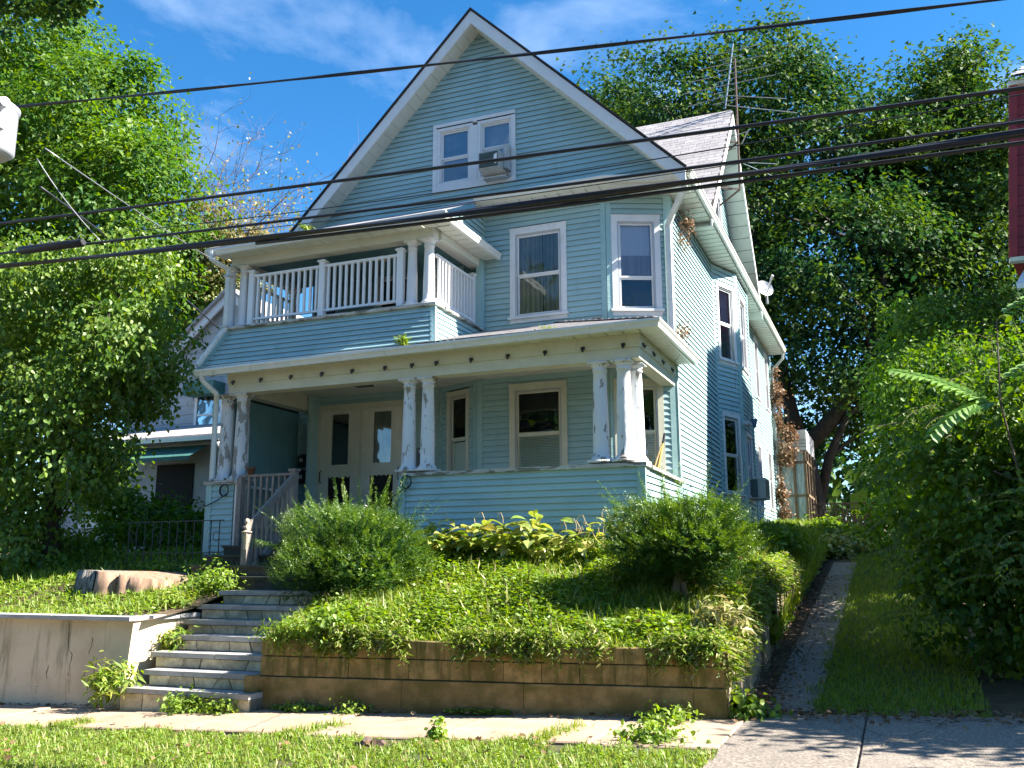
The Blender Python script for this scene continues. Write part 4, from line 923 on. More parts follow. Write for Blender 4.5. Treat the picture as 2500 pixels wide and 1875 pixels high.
# cracks as recessed dark fissures (raised thin patches of missing parge are not used: real grooves drawn as thin dark inset strips)
crm=M('crack',(.10,.08,.05),(.06,.05,.03),scale=10,rough=1)
def crack(pts,w=.008):
    mb=MB(); vs=[]
    for i,(x,z) in enumerate(pts):
        ww=w*(.4+random.random()); yy=9.15+.05*(z+.3)/1.3-.0015
        vs+=[(x-ww/2,yy,z),(x+ww/2,yy,z)]
    mb.add(vs,[(2*i,2*i+1,2*i+3,2*i+2) for i in range(len(pts)-1)]); mb.build('crack',crm,lw)
def wander(x,z,dx,dz,n): 
    out=[(x,z)]
    for i in range(n): x+=dx+random.uniform(-.018,.018); z+=dz+random.uniform(-.01,.01); out.append((x,z))
    return out
crack(wander(-9.98,.92,.002,-.055,5)+wander(-9.95,.64,.025,-.04,3)+wander(-9.86,.5,-.004,-.05,5),.011)
crack(wander(-9.86,.27,.005,-.04,8),.006); crack(wander(-10.25,.36,0,-.03,6),.012); crack(wander(-10.6,.1,.05,.002,8),.012)
crack(wander(-9.82,.24,.05,0,5),.007); crack(wander(-9.62,.24,0,.03,3),.007); crack(wander(-9.55,.72,-.003,-.035,6),.01); crack(wander(-9.45,.47,0,-.04,5),.007)
for a_,b_ in ((-16,-12.4),(-12.4,-10.18),(-10.18,-9.2),(-9.2,-8.86)):
    MB().box(a_+.004,9.09,.94,b_-.004,9.42,.99).build('cap_slab',capst,lw)
for a_,b_ in ((9.425,9.95),(9.95,10.5)):
    MB().box(-9.12,a_+.003,.94,-8.8,b_-.003,.992).build('cap_slab',capst,lw)

# ================================================================== WIRES
def wire(name,label,pts,r,m=cablem,cat='cable',group=None,n=6,twist=0):
    P_=[Vector(p) for p in pts]; out=[]
    k=24
    if len(P_)==3:   # quadratic through three points
        a_,b_,c_=P_; tb=(b_-a_).length/((b_-a_).length+(c_-b_).length); ctrl=(b_-a_*(1-tb)**2-c_*tb**2)/(2*tb*(1-tb))
        for i in range(k+1):
            t=i/k; out.append(a_*(1-t)**2+ctrl*2*t*(1-t)+c_*t*t)
    else:
        out=P_
    mb=MB(); mb.tube(out,r,n)
    if twist:
        for ph in range(2):
            q=[];T=90
            for i in range(T+1):
                t=i/T*k; j=min(int(t),k-1); p=out[j].lerp(out[j+1],t-j); a_=t*twist+ph*PI
                q.append(p+Vector((0,math.cos(a_),math.sin(a_)))*r*1.0)
            mb.tube(q,r*.62,5)
    o=mb.build(name,m,None,smooth=True); tag(o,label,cat,group); return o
import math as _m
def ext(a,b,t): return tuple(a[i]+(b[i]-a[i])*t for i in range(3))
G='overhead cables crossing in front of the house'
wire('overhead_cable','uppermost twisted overhead cable crossing the gable peak and the sky',[(-12.5,7,7.35),(-3.73,7,6.2),(2.6,7,5.5)],.011,twist=.9,group=G)
wire('overhead_cable','overhead cable crossing the attic twin windows and rooftop',[(-12,7,5.62),(-3.88,7,5.165),(3.2,7,4.86)],.016,group=G)
wire('overhead_cable','thickest overhead cable bundle, lowest, sagging across the balcony roof',[(-12,7,5.12),(-3.6,7,4.685),(3.2,7,4.60)],.021,group=G,twist=.55)
wire('overhead_cable','cable joining the thickest bundle from below at the right, over the maple',[(-5.6,7.03,4.72),(-1.9,7.03,4.60),(3.2,7.03,4.52)],.017,group=G)
wire('overhead_cable','overhead cable just above the thickest bundle, across the balcony eave',[(-12,7.1,5.3),(-3.85,7.1,4.88),(3.2,7.1,4.69)],.014,group=G)
wire('overhead_cable','thin overhead wire between the attic window cable and the bay eave',[(-7.4,7.2,5.17),(-3.1,7.2,4.99),(3.2,7.2,5.05)],.005,group=G)
wire('overhead_cable','very thin overhead wire reaching the top of the red house',[(-6,7.3,5.0),(-1.5,7.3,4.86),(3.2,7.3,4.86)],.004,group=G)
wire('guy_wire','pale wire slanting from the transformer down to the balcony corner',[(-8.1,6.6,6.0),(-8.6,9.0,5.95),(-10.7,12.3,6.95)],.007,steelw,'wire')
wire('guy_wire','shorter pale wire slanting from the transformer to the splice case',[(-8.2,6.6,5.9),(-7.9,6.8,5.4),(-7.62,7,5.02)],.006,steelw,'wire')
wire('service_wire','black service wire running down through leaves to the white neighbour gable',[(-12.9,10.5,7.9),(-14.6,15,7.9),(-16.9,20,8.0)],.02,cablem,'wire')
sp=thing('splice_case','black cylindrical cable splice case hanging under the cables at left','splice case',(-8.35,7,5.05))
MB().tube([(-8.83,7,5.08),(-8.79,7,5.075),(-7.93,7,5.04),(-7.89,7,5.035)],[.03,.047,.047,.03],14).build('case',black,sp,True)
MB().tube([(-7.86,7,5.04),(-7.89,7,5.04)],[.03,.05],14).build('end_plate',black,sp,True)
for i in range(6):
    x=-8.7+i*.15; MB().tube([(x,7,5.11),(x+.01,7.02,5.15),(x+.03,7.05,5.13)],.004,5).build('wire_tie',steelw,sp)
# transformer on pole (mostly outside the frame)
up=thing('utility_pole','wooden utility pole at the far left with overhead cables','utility pole',(-9.3,6.35,0))
MB().tube([(-9.3,6.35,-.2),(-9.3,6.35,9)],[.16,.12],12).build('pole',barkl,up,True)
tf=thing('transformer','pale grey pole transformer with side bushings at the top left edge','transformer',(-8.16,6.1,5.6))
MB().lathe((-8.27,6.1,5.72),[(.17,0),(.23,.05),(.23,.50),(.245,.51),(.245,.54),(.17,.6),(.05,.62)],28).build('tank',greym,tf,True)
for z in (6.22,5.98): MB().tube([(-8.1,6.0,z-.03),(-7.93,5.96,z-.03)],.05,12).build('bushing',greym,tf,True)
MB().box(-9.2,6.15,5.9,-8.45,6.25,6.0).build('bracket',greym,tf)

# ================================================================== ANTENNA, DISH, AC, LAMPS
an=thing('tv_antenna','rusty rooftop aerial mast with rows of thin metal rods beside the cross gable','antenna',(-2.6,20,10))
MB().tube([(-2.64,20,9.9),(-2.6,20,13.1)],.024,8).build('mast',rust,an)
def rod(a,b,r=.009): MB().tube([a,b],r,5).build('rod',steelw,an)
bx=lambda t:Vector((-2.86+.28*t,19.9-.2*t,11.86+1.45*t))
MB().tube([bx(0),bx(1)],.018,6).build('boom',steelw,an)
for t,l,s_ in ((.9,.95,.0),(.72,1.25,.02),(.55,1.5,.03),(.38,1.7,.0),(.8,.45,0),(.63,.45,0),(.46,.45,0),(.28,.5,.02),(.12,.5,.02)):
    p=bx(t); rod(p+Vector((-l*.62,0,-.04)),p+Vector((l*.62,0,.0)))
rod(bx(.2),bx(.2)+Vector((1.3,0,-.35)));rod(bx(.05),bx(.05)+Vector((1.55,0,-.5)));rod(bx(.2)+Vector((-.9,0,-.1)),bx(.2))
rod((-3.55,19.9,11.0),(-2.4,19.8,11.15)); rod((-2.55,19.9,10.9),(-2.35,19.8,11.2),.015)
for q in ((-.98,.05),(-.5,-.25)): rod((-2.62,20,10.52),(-2.62+q[0]*.95,20,10.52+q[1]*.5))
for q in ((.85,-.22),(.85,-.62),(.3,-.08)): rod((-2.6,20,10.54),(-2.6+q[0]*.95,20,10.54+q[1]*.85))
for z in (10.18,11.0-1.95):
    MB().beam((-2.63,20,z+.85),(-3.15,19.7,z+.85),.03,.03).beam((-2.63,20,z+.85),(-3.15,20.3,z+.65),.03,.03).build('bracket',rust,an)
di=thing('satellite_dish','white satellite dish fixed on the right roof edge','satellite dish',(-2.55,23.6,8.5))
mb=MB(); vs=[];n=18
for i in range(6):
    r=.27*i/5
    for k in range(n): a_=2*PI*k/n; vs.append((.10*(i/5)**2, r*math.cos(a_), r*1.05*math.sin(a_)))
fs=[(i*n+k,i*n+(k+1)%n,(i+1)*n+(k+1)%n,(i+1)*n+k) for i in range(5) for k in range(n)]
mb.add(vs,fs); o=mb.build('dish',vinyl,di,True); o.location=(-2.66,23.6,8.55); o.rotation_euler=(0,-.35,-.95); o.scale=(.85,.85,.85)
MB().beam((-2.62,23.55,8.35),(-2.42,23.35,8.75),.03,.04).beam((-2.43,23.36,8.74),(-2.38,23.3,8.82),.05,.06).build('arm',vinyl,di)
MB().tube([(-2.6,23.7,8.2),(-2.6,23.65,8.6)],.03,8).build('mount',greym,di)
ac=thing('air_conditioner','small window air conditioner with chipped paint in the attic window','air conditioner',(-6.2,14.2,8.6))
MB().box(-6.43,14.12,8.58,-6.03,14.46,8.9).build('case',acm,ac)
MB().box(-6.41,14.108,8.6,-6.05,14.12,8.88).build('grille_back',acg,ac)
me=MB().box(0,-.006,0,.35,0,.006).mesh('grille_slat',acg)
for i in range(16): link('grille_slat',me,ac,(-6.405,14.108,8.607+i*.0168))
R_=np.random.default_rng(3)
mb=MB(); ctr=(-6.09,8.74); k=15; pp=[]
for i in range(k):
    a_=2*PI*i/k; rr=R_.uniform(.6,1.1); pp.append((ctr[0]+.045*rr*math.cos(a_),14.099,ctr[1]+.12*rr*math.sin(a_)))
mb.prism(pp[::-1],(0,.002,0)).build('chipped_patch',acchip,ac)
MB().box(-6.02,14.3,8.62,-5.94,14.46,9.08).build('accordion_side',acm,ac)
MB().add([(-6.42,14.13,8.575),(-6.0,14.13,8.575),(-5.92,14.46,8.5),(-6.42,14.46,8.5)],[(0,1,2,3)]).box(-6.42,14.3,8.47,-5.98,14.46,8.5).build('support_tray',acm,ac)
ac=thing('air_conditioner','window air conditioner low on the side bay above the shrub','air conditioner',(-2.6,20.2,3.1))
MB().box(B1[0]+.01,B1[1]+.4,2.98,B1[0]+.36,B1[1]+1.05,3.42).build('case',acm,ac)
MB().box(B1[0]+.05,B1[1]+.392,3.01,B1[0]+.2,B1[1]+.4,3.39).build('side_grille',acg,ac)
MB().box(B1[0]+.36,B1[1]+.43,3.01,B1[0]+.366,B1[1]+1.02,3.39).build('rear_grille',acg,ac)
fl_=thing('flood_lamp','twin-head flood lamp on the side bay above the dark window','wall lamp',(-2.8,20,4.55))
MB().box(B1[0]+.02,B1[1]-.02,4.5,B1[0]+.06,B1[1]+.1,4.62).build('back_box',greym,fl_)
MB().lathe((0,0,0),[(.03,-.08),(.045,0),(.07,.08),(.07,.1)],14,'y').build('lamp_head',greym,fl_,True,(B1[0]+.12,B1[1]-.14,4.52))
MB().lathe((0,0,0),[(.03,-.08),(.045,0),(.07,.08),(.07,.1)],14,'z').build('lamp_head',bluep,fl_,True,(B1[0]+.24,B1[1]+.1,4.54))
pl=thing('porch_ceiling_light','dark square lantern fixed to the porch ceiling above the doors','ceiling light',(-8.35,13.5,4.75))
MB().box(-8.52,13.38,4.78,-8.16,13.66,4.82).box(-8.50,13.4,4.66,-8.18,13.64,4.67).build('frame',brassy,pl)
MB().box(-8.49,13.41,4.675,-8.19,13.63,4.775).build('shade',acg,pl)
for i in range(4): MB().box(-8.505+i*.1,13.395,4.66,-8.495+i*.1,13.405,4.79).build('bar',brassy,pl)
# mailboxes
for z,lb in ((3.47,'upper of two black mailboxes on the wall left of the porch doors'),(3.15,'lower of two black mailboxes on the wall left of the porch doors')):
    t=thing('mailbox',lb,'mailbox',(-10.38,DY-.08,z),'mailboxes beside the doors')
    MB().box(-10.55,DY-.12,z,-10.2,DY-.02,z+.2).prism([(-10.56,DY-.02,z+.2),(-10.56,DY-.14,z+.2),(-10.56,DY-.02,z+.27)],(.37,0,0)).build('box',brassy,t)
    MB().box(-10.52,DY-.124,z+.1,-10.44,DY-.121,z+.17).build('paper_label',papery,t)
    MB().tube([(-10.53,DY-.13,z-.01),(-10.5,DY-.15,z-.03),(-10.26,DY-.15,z-.03),(-10.22,DY-.13,z-.01)],.006,5).build('paper_hook',greym,t)
t=thing('mailbox','black mailbox half hidden behind the middle pair of porch columns','mailbox',(-7.9,DY-.08,3.5))
MB().box(-7.98,DY-.1,3.35,-7.72,DY-.02,3.72).build('box',brassy,t); MB().box(-7.93,DY-.104,3.62,-7.86,DY-.1,3.68).build('paper_label',papery,t)
t=thing('flower_pot','small empty clay pot standing on the wooden guard rail by the left columns','flower pot',(-9.86,12.56,3.1))
MB().lathe((-9.86,12.56,3.1),[(.055,0),(.07,.09),(.085,.09),(.085,.125),(.07,.125),(.06,.03)],14).build('pot_body',terra,t,True)
# tools leaning in the porch corner
t=thing('broom','yellow-handled broom leaning in the right corner of the porch','broom',(-3.4,14.25,2.12))
MB().tube([(-3.52,13.95,2.14),(-3.30,14.35,3.5)],.016,8).build('handle',yellow,t); MB().tube([(-3.30,14.35,3.5),(-3.275,14.39,3.66)],.02,8).build('grip',black,t)
t=thing('wooden_stick','thin reddish wooden pole crossing the broom in the porch corner','pole',(-3.5,14.1,2.12))
MB().tube([(-3.66,13.85,2.14),(-3.32,14.3,3.45)],.012,6).build('shaft',straw,t)
t=thing('snow_brush','blue-handled snow brush standing upright behind the porch side rail','brush',(-3.5,13.9,2.6))
MB().tube([(-3.50,13.8,2.2),(-3.50,13.8,3.28)],.015,8).build('shaft',greym,t); MB().box(-3.53,13.77,3.28,-3.47,13.83,3.40).box(-3.58,13.78,3.28,-3.42,13.82,3.31).box(-3.535,13.765,3.38,-3.465,13.835,3.48).build('head',bluep,t)
# loose loops of cable / hose hung on pier and knee wall
def loop(c,r,tail,label):
    t=thing('wire_coil',label,'wire coil',c)
    pts=[(c[0]+r*math.cos(a_),c[1]-.01-.01*math.sin(a_*.5),c[2]+r*1.15*math.sin(a_)) for a_ in [i*2*PI/18+1.2 for i in range(32)]]
    MB().tube(pts,.011,6).build('coil',black,t,True); MB().tube([pts[-1]]+tail,.009,6).build('loose_end',black,t,True)
loop((-10.38,12.55,2.86),.085,[(-10.5,12.54,2.7),(-10.75,12.53,2.6)],'small black wire coil hanging on the left porch pier')
loop((-6.9,12.53,2.87),.085,[(-7.0,12.5,2.72),(-7.3,12.45,2.52),(-7.75,12.4,2.3)],'small black wire coil hanging at the left end of the porch knee wall')
# wrought iron railing left of pier
t=thing('iron_railing','low black wrought iron railing with scrolls by the left porch pier','railing',(-10.7,12,1.8))
MB().beam((-11.9,12,2.33),(-9.9,12,2.33),.02,.015).beam((-11.9,12,1.82),(-9.9,12,1.82),.015,.012).build('rail',ironm,t)
for i in range(12):
    x=-11.85+i*.17; MB().tube([(x,12,1.7),(x,12,2.33)],.009,6).build('bar',ironm,t)
for i in (0,3,6,9):
    x=-11.75+i*.19; MB().tube([(x+.06*math.cos(a_),12,2.08+.08*math.sin(a_)) for a_ in [k*2*PI/12 for k in range(13)]],.006,5).build('scroll',ironm,t)
# stump
t=thing('tree_stump','low wide sawn tree stump, bark on its left half, above the left wall','stump',(-10.7,10.9,1.2))
def stump(a0,a1,m,name,rr=1.0):
    mb=MB(); n=90; vs=[]; top=[]
    for i in range(n+1):
        a_=a0+(a1-a0)*i/n; r=(1+.05*math.sin(a_*7)+.03*math.sin(a_*17)-.16*max(0,math.sin(a_*5.3+1))**10-.12*max(0,math.sin(a_*8.1))**14)*rr
        for k,(z,f) in enumerate(((1.05,1.16),(1.3,1.04),(1.53-.10*max(0,math.cos(a_)),1.0))):
            vs.append((-10.72+.92*r*f*math.cos(a_),11.1+.6*r*f*math.sin(a_),z+(.03*math.sin(a_*2) if k==2 else 0)))
    fs=[(3*i+k,3*i+3+k,3*i+4+k,3*i+1+k) for i in range(n) for k in range(2)]
    vs.append((-10.72,11.1,1.54)); c=len(vs)-1; fs+=[(3*i+2,3*i+5,c) for i in range(n)]
    mb.add(vs,fs); mb.build(name,m,t,True)
stump(PI*.9,PI*1.42,stumpb,'bark_side',1.03); stump(PI*1.42,PI*2.9,stumpw,'bare_side',1.0)

# ================================================================== NEIGHBOUR WHITE HOUSE (left)
nh=thing('neighbour_house','white shingled gabled house partly hidden behind trees at left','house',(-18,20,2))
Ng=20.0; ap=(-16.55,9.0); 
nl=lambda z:(max(-21.6,ap[0]-(ap[1]-z)*1.28),min(-11.5,ap[0]+(ap[1]-z)*1.28))
mb=MB(); mb.add([(-20.2,Ng+.02,2),(-12,Ng+.02,2),(-12,Ng+.02,5.5),(ap[0],Ng+.02,ap[1]),(-20.2,Ng+.02,6.1)],[(0,1,2,3,4)]); mb.box(-20.2,Ng+.1,2,-12,Ng+9,5.6); mb.build('body',sidback,nh)
z=2.5
while z<8.9:
    a_,b_=nl(z)
    a_=max(a_,-20.2); b_=min(b_,-12)
    if b_-a_>.2:
        x=a_
        mb=MB().lbox((0,Ng,0),FX,FN,a_,b_,0,.02,z,z+.24); mb.build('shingle_course',nbw,nh)
    z+=.25
MB().prism([(-20.6,Ng-.25,ap[1]-3.15),(ap[0],Ng-.25,ap[1]+.12),(ap[0],Ng-.25,ap[1]-.14),(-20.6,Ng-.25,ap[1]-3.42)],(0,.06,0)).prism([(ap[0],Ng-.25,ap[1]+.12),(-12.3,Ng-.25,ap[1]-3.2),(-12.3,Ng-.25,ap[1]-3.45),(ap[0],Ng-.25,ap[1]-.14)],(0,.06,0)).build('bargeboard',white,nh)
MB().prism([(-20.7,Ng-.35,ap[1]-3.12),(ap[0],Ng-.35,ap[1]+.22),(ap[0],Ng-.35,ap[1]+.13),(-20.7,Ng-.35,ap[1]-3.2)],(0,9,0)).prism([(ap[0],Ng-.35,ap[1]+.22),(-12.2,Ng-.35,ap[1]-3.18),(-12.2,Ng-.35,ap[1]-3.28),(ap[0],Ng-.35,ap[1]+.13)],(0,9,0)).build('roof',shingle,nh)
def nwin(x0,x1,z0,z1,y=Ng):
    o=MB().box(x0-.09,y-.06,z0-.09,x0,y-.01,z1+.09).box(x1,y-.06,z0-.09,x1+.09,y-.01,z1+.09).box(x0,y-.06,z1,x1,y-.01,z1+.09).box(x0-.12,y-.09,z0-.12,x1+.12,y-.01,z0).box(x0,y-.05,(z0+z1)/2-.025,x1,y-.02,(z0+z1)/2+.025).build('window',white,nh)
    MB().box(x0,y-.035,z0,x1,y-.03,z1).build('pane',glassd,o); MB().box(x0,y-.028,z0,x1,y-.024,z1).build('room_dark',dark,o)
nwin(-17.6,-16.8,5.2,6.2)
mb=MB().box(-17.75,Ng-.5,6.2,-16.7,Ng-.03,6.55).build('window_awning',teal,nh)
# its porch: shed roof, awning, lower window and door
MB().add([(-20.8,17.6,4.75),(-14.7,17.6,4.75),(-14.7,20,5.45),(-20.8,20,5.45),(-20.8,17.6,4.65),(-14.7,17.6,4.65)],[(0,1,2,3),(0,4,5,1)]).build('porch_roof',shingle,nh)
MB().box(-20.8,17.55,4.6,-14.6,17.65,4.7).build('porch_gutter',gutterm,nh)
MB().box(-20.4,18.0,1.8,-14.9,18.1,4.62).build('porch_wall',nbw,nh)
nwin(-19.3,-18.2,2.7,3.85,18.0)
MB().box(-17.0,17.97,1.9,-15.85,17.99,4.1).build('doorway_dark',dark,nh)
MB().add([(-17.8,17.3,4.2),(-15.4,17.3,4.2),(-15.4,18,4.55),(-17.8,18,4.55),(-17.8,17.3,4.1),(-15.4,17.3,4.1)],[(0,1,2,3),(0,4,5,1)]).build('awning',teal,nh)
MB().tube([(-15.0,17.8,4.55),(-14.75,17.8,4.2),(-14.75,17.8,2.2)],.05,8).build('downspout',white,nh)
# ================================================================== RED HOUSE (top right corner)
rh=thing('red_house','dark red house corner with grey roof edge at the upper right','house',(4,20,2))
MB().add([(2.5,19.62,7.45),(9,19.62,7.45),(9,27,7.45),(4.0,27,7.45),(2.84,19.62,11),(9,19.62,11),(9,27,11),(4.3,27,11)],BF).build('upper_wall',redp,rh)
MB().box(3.6,20.2,.8,9,27,7.45).build('lower_wall',nbw,rh)
MB().add([(2.46,19.5,7.42),(2.60,19.5,7.42),(2.60,19.62,7.42),(2.46,19.62,7.42),(2.80,19.5,11),(2.94,19.5,11),(2.94,19.62,11),(2.80,19.62,11)],BF).build('corner_board',redp,rh)
MB().box(2.46,19.42,7.34,9,19.62,7.42).build('skirt_board',cream,rh)
MB().box(2.78,19.45,11,9,19.62,11.08).build('roof_edge',white,rh)
RR=MB().add([(2.8,19.3,11.08),(9,19.3,11.08),(9,22,13.1),(4.6,22,13.1)],[(0,1,2,3)]).build('roof',roofdark,rh)
shingles('shingle_courses',RR,(2.8,19.28,11.12),(1,0,0),(0,.8,.6),0,4,0,3,lambda u,v:u>v*.45)
for i in range(16): MB().box(2.60+i*.02,19.6-.012,7.45+i*.21,9,19.619,7.45+i*.21+.2).build('siding_board',redp,rh)
MB().add([(2.45,18.9,6.75),(9,18.9,6.75),(9,19.9,7.3),(2.75,19.9,7.3),(2.45,18.9,6.65),(9,18.9,6.65)],[(0,1,2,3),(0,4,5,1)]).build('lower_roof',white,rh)
# ================================================================== LATTICE FENCE
lf=thing('lattice_fence','dark wooden fence with square lattice top at the end of the driveway','fence',(-1.3,30,2.2))
fm=M('old_fence_wood',(.11,.08,.06),(.07,.055,.045),scale=8,rough=.9)
MB().box(-2.4,29.98,3.40,-.35,30.04,3.45).box(-2.4,29.98,3.07,-.35,30.03,3.11).build('rail',fm,lf)
for x in (-2.42,-.4): MB().box(x,29.95,1.6,x+.1,30.05,3.55).build('post',fm,lf)
me=MB().box(0,0,0,.03,.015,.3).mesh('lattice_strip',fm)
for i in range(18): link('lattice_strip',me,lf,(-2.3+i*.108,30.0,3.1))
MB().box(-2.4,29.99,3.24,-.35,30.0,3.27).build('lattice_strip_long',fm,lf)
me=MB().box(0,0,0,.14,.02,1.35).mesh('picket',fm)
for i in range(12): link('picket',me,lf,(-2.3+i*.16,30.01,1.7))
gp=MB().box(-.45,24.9,1.7,-.32,25.05,3.0).build('gate_post',fm,None); tag(gp,'lone dark wooden gate post standing where the driveway lawn ends','post')
# ================================================================== TREES
mR=[(-6.9,34.0,18.2,3.26,4,3.75),(-4.0,35,19.9,3.11,4,3.11),(-10.0,36,20.6,1.5,3,2.1),(-1.9,35,16.4,3.14,4,3.61),(-.9,33,11.8,3.3,4,2.87),(-5.1,33,13.8,2.5,3,3.2),(-.7,34,8.7,2.89,4,2.45),(-3.3,33,10.3,1.9,3,2.7),(-7.5,34.5,15,2.2,3,2.5),(.1,36,17.6,2.0,3,2.5),(1.2,36,12,2.2,3,3),(-1.5,37.5,6.2,3.2,2,2.8),(1.8,37,5.5,2.5,2,2.6)]
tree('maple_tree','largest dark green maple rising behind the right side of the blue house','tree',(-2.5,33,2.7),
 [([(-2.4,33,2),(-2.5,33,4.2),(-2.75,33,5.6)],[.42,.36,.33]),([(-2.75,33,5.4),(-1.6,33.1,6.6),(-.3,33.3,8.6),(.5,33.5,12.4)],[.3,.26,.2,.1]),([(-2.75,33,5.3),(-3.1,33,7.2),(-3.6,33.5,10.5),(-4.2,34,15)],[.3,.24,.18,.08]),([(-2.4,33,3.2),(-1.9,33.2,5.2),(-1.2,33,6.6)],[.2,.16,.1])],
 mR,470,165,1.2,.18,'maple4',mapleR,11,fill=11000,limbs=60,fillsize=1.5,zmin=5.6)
m2=[(2.2,38,18.4,2.1,4,3.3),(3.5,38,19.9,1.3,3,2.0),(4.3,38,15,2.3,4,3.2),(3.1,38,12,2.6,4,3.2),(1.1,38,14.7,2.3,4,3),(5.5,38,17,2,3,3),(3.5,37,8.8,2.5,3,2.5)]
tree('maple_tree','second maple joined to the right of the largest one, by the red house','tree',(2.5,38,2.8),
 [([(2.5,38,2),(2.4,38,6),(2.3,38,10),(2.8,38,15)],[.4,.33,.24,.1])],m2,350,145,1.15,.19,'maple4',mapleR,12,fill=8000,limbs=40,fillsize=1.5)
mL=[(-30.3,24,20.6,3.1,3.5,3.26),(-25.6,23,17.2,2.6,3,2.8),(-23.7,23,13.7,2.3,3,2.56),(-27.8,23,14.9,2.7,3,3),(-24.9,24,11.2,2.5,3,2.34),(-23.6,25,12.3,1.2,2.5,1.9),(-31.3,24,18.5,2.45,3,4.08),(-23.9,25,9.3,1.3,2.5,1.5),(-29,24,9.8,3,3,2.6),(-32,24,12.5,2.6,3,3)]
tree('maple_tree','big sunny maple filling the upper left behind the vine-covered tree','tree',(-26.5,24,3.5),
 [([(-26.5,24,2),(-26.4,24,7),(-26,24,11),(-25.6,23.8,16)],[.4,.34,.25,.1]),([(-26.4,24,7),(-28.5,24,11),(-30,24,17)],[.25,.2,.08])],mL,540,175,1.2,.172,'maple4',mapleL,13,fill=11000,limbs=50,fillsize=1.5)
parts,cen=crown([(-15.0,12,12.95,.75,.5,.3),(-16.3,12,13,.6,.5,.5),(-14.35,12,12.7,.42,.4,.22)],30,60,.35,.11,'maple',14)
t=thing('tree_branch','leafy branch hanging into the sky at the top left corner','branch',(-16.5,12,13.2))
link('leaves',npmesh('leaves',parts,[mapleR]),t)
MB().tube([(-18,12,14),(-16.5,12,13.3),(-15,12,13.05),(-14.2,12,12.75)],[.05,.04,.025,.01],6).build('stem',bark,t)
# half-bare autumn tree
R0=np.random.default_rng(21)
bt=thing('autumn_tree','half-bare autumn tree with yellowing leaves between the left maple and the house','tree',(-23.5,27,3.5))
mb=MB(); tips=[]
def twig(p,d,l,r,lev):
    q=p; pts=[p];k=3
    for i in range(k):
        d=(d+Vector(R0.normal(size=3))*.13+Vector((0,0,.03))).normalized(); q=q+d*l/k; pts.append(q)
    mb.tube(pts,[r*(1-.25*i) for i in range(k+1)],3 if lev<3 else 5,cap=False)
    tips.append(q)
    if lev>0:
        for i in range(4 if lev>1 else 3):
            b=pts[1+i%3]; dd=(d+Vector(R0.normal(size=3))*.52).normalized(); twig(b,dd,l*R0.uniform(.55,.8),r*.55,lev-1)
mb.tube([(-23.8,27,3),(-23.9,27,7),(-24,27,10)],[.25,.2,.14],8)
for d,l in (((.30,0,.95),3.3),((-.05,0,1),4.2),((.62,.1,.8),3.0),((-.25,.1,1),3.6),((.15,-.2,1),3.6),((.5,0,.9),3.8)):
    twig(Vector((-24+d[0]*.5,27,11)),Vector(d).normalized(),l,.055,4)
mb.build('trunk',M('grey_twig',(.17,.11,.10),(.11,.075,.07),scale=8,rough=.9),bt)
P_=np.array([tuple(p) for p in tips]); P_=np.repeat(P_,3,0)+R0.normal(size=(len(P_)*3,3))*.22
sel=(R0.uniform(size=len(P_))<np.clip((17.5-P_[:,2])/5,.12,1)); P_=P_[sel]; n=len(P_)
pa=[leafgeo(P_,rdir(R0,n),rdir(R0,n),R0.uniform(.09,.16,n),'kite',R0.uniform(0,1,n))+(0,)]
p2,_c=crown([(-22.3,26.6,12.8,1.5,1.8,1.6),(-22.5,26,11,1.3,1.5,1.4),(-23.4,26,14.2,.8,1.2,.9),(-21.6,26,13.2,.8,1,.6),(-22.6,26,8.8,1.2,1.2,1.2)],150,60,.5,.14,'kite',22,fill=500)
link('crown',npmesh('crown',pa+p2,[yleaf]),bt)
# vine-smothered tree at the left
vn=[(-14.5,12.3,7.0,1.17,1.2,.86),(-12.8,12.5,7.1,.84,1.1,.69),(-14.7,12.3,5.7,1.16,1.3,1.16),(-12.4,12.3,5.5,.95,1.2,.82),(-13.4,12.1,4.4,1.15,1.2,.8),(-14.5,12,3.3,.85,1.1,1.4),(-13.9,12,1.9,.6,.9,.8),(-12.25,12.5,5.2,.4,.7,.4),(-16,12.5,6,1.2,1.3,2),(-16,12.3,3,1.1,1.2,1.8),(-12.6,12.5,4.6,.5,.8,.4),(-13.1,12.2,3.4,.6,.9,.7)]
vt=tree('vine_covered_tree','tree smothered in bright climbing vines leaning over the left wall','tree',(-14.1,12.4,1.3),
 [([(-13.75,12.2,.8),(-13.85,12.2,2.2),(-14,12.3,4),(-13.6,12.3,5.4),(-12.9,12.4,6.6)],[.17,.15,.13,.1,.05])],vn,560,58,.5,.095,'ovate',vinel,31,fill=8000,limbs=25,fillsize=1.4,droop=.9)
def strand(p,d,l,R,nl,ls,mat_parts,sag=.5,shape='ovate',step=None):
    """hanging shoot with alternate leaves; returns stem points"""
    P=Vector(p); d=Vector(d).normalized(); pts=[P.copy()]; k=10
    for i in range(k):
        d=(d+Vector((0,0,-sag/k*1.6))+Vector(R.normal(size=3))*.05).normalized(); P=P+d*l/k; pts.append(P.copy())
    A=np.array([tuple(q) for q in pts]); tt=np.linspace(.08,1,nl)*k; i0=np.minimum(tt.astype(int),k-1); f=(tt-i0)[:,None]
    Q=A[i0]*(1-f)+A[i0+1]*f; T=nrm(A[i0+1]-A[i0]); side=nrm(np.cross(T,np.array([0,0,1.])+R.normal(size=(nl,3))*.2))*np.where(np.arange(nl)%2,1,-1)[:,None]
    D=side+T*.5+np.array([0,0,-.45]); N_=np.array([0,-.25,1.])+R.normal(size=(nl,3))*.35
    mat_parts.append(leafgeo(Q,D,N_,ls*R.uniform(.7,1.15,nl),shape,R.uniform(.3,.98,nl))+(0,)); return pts
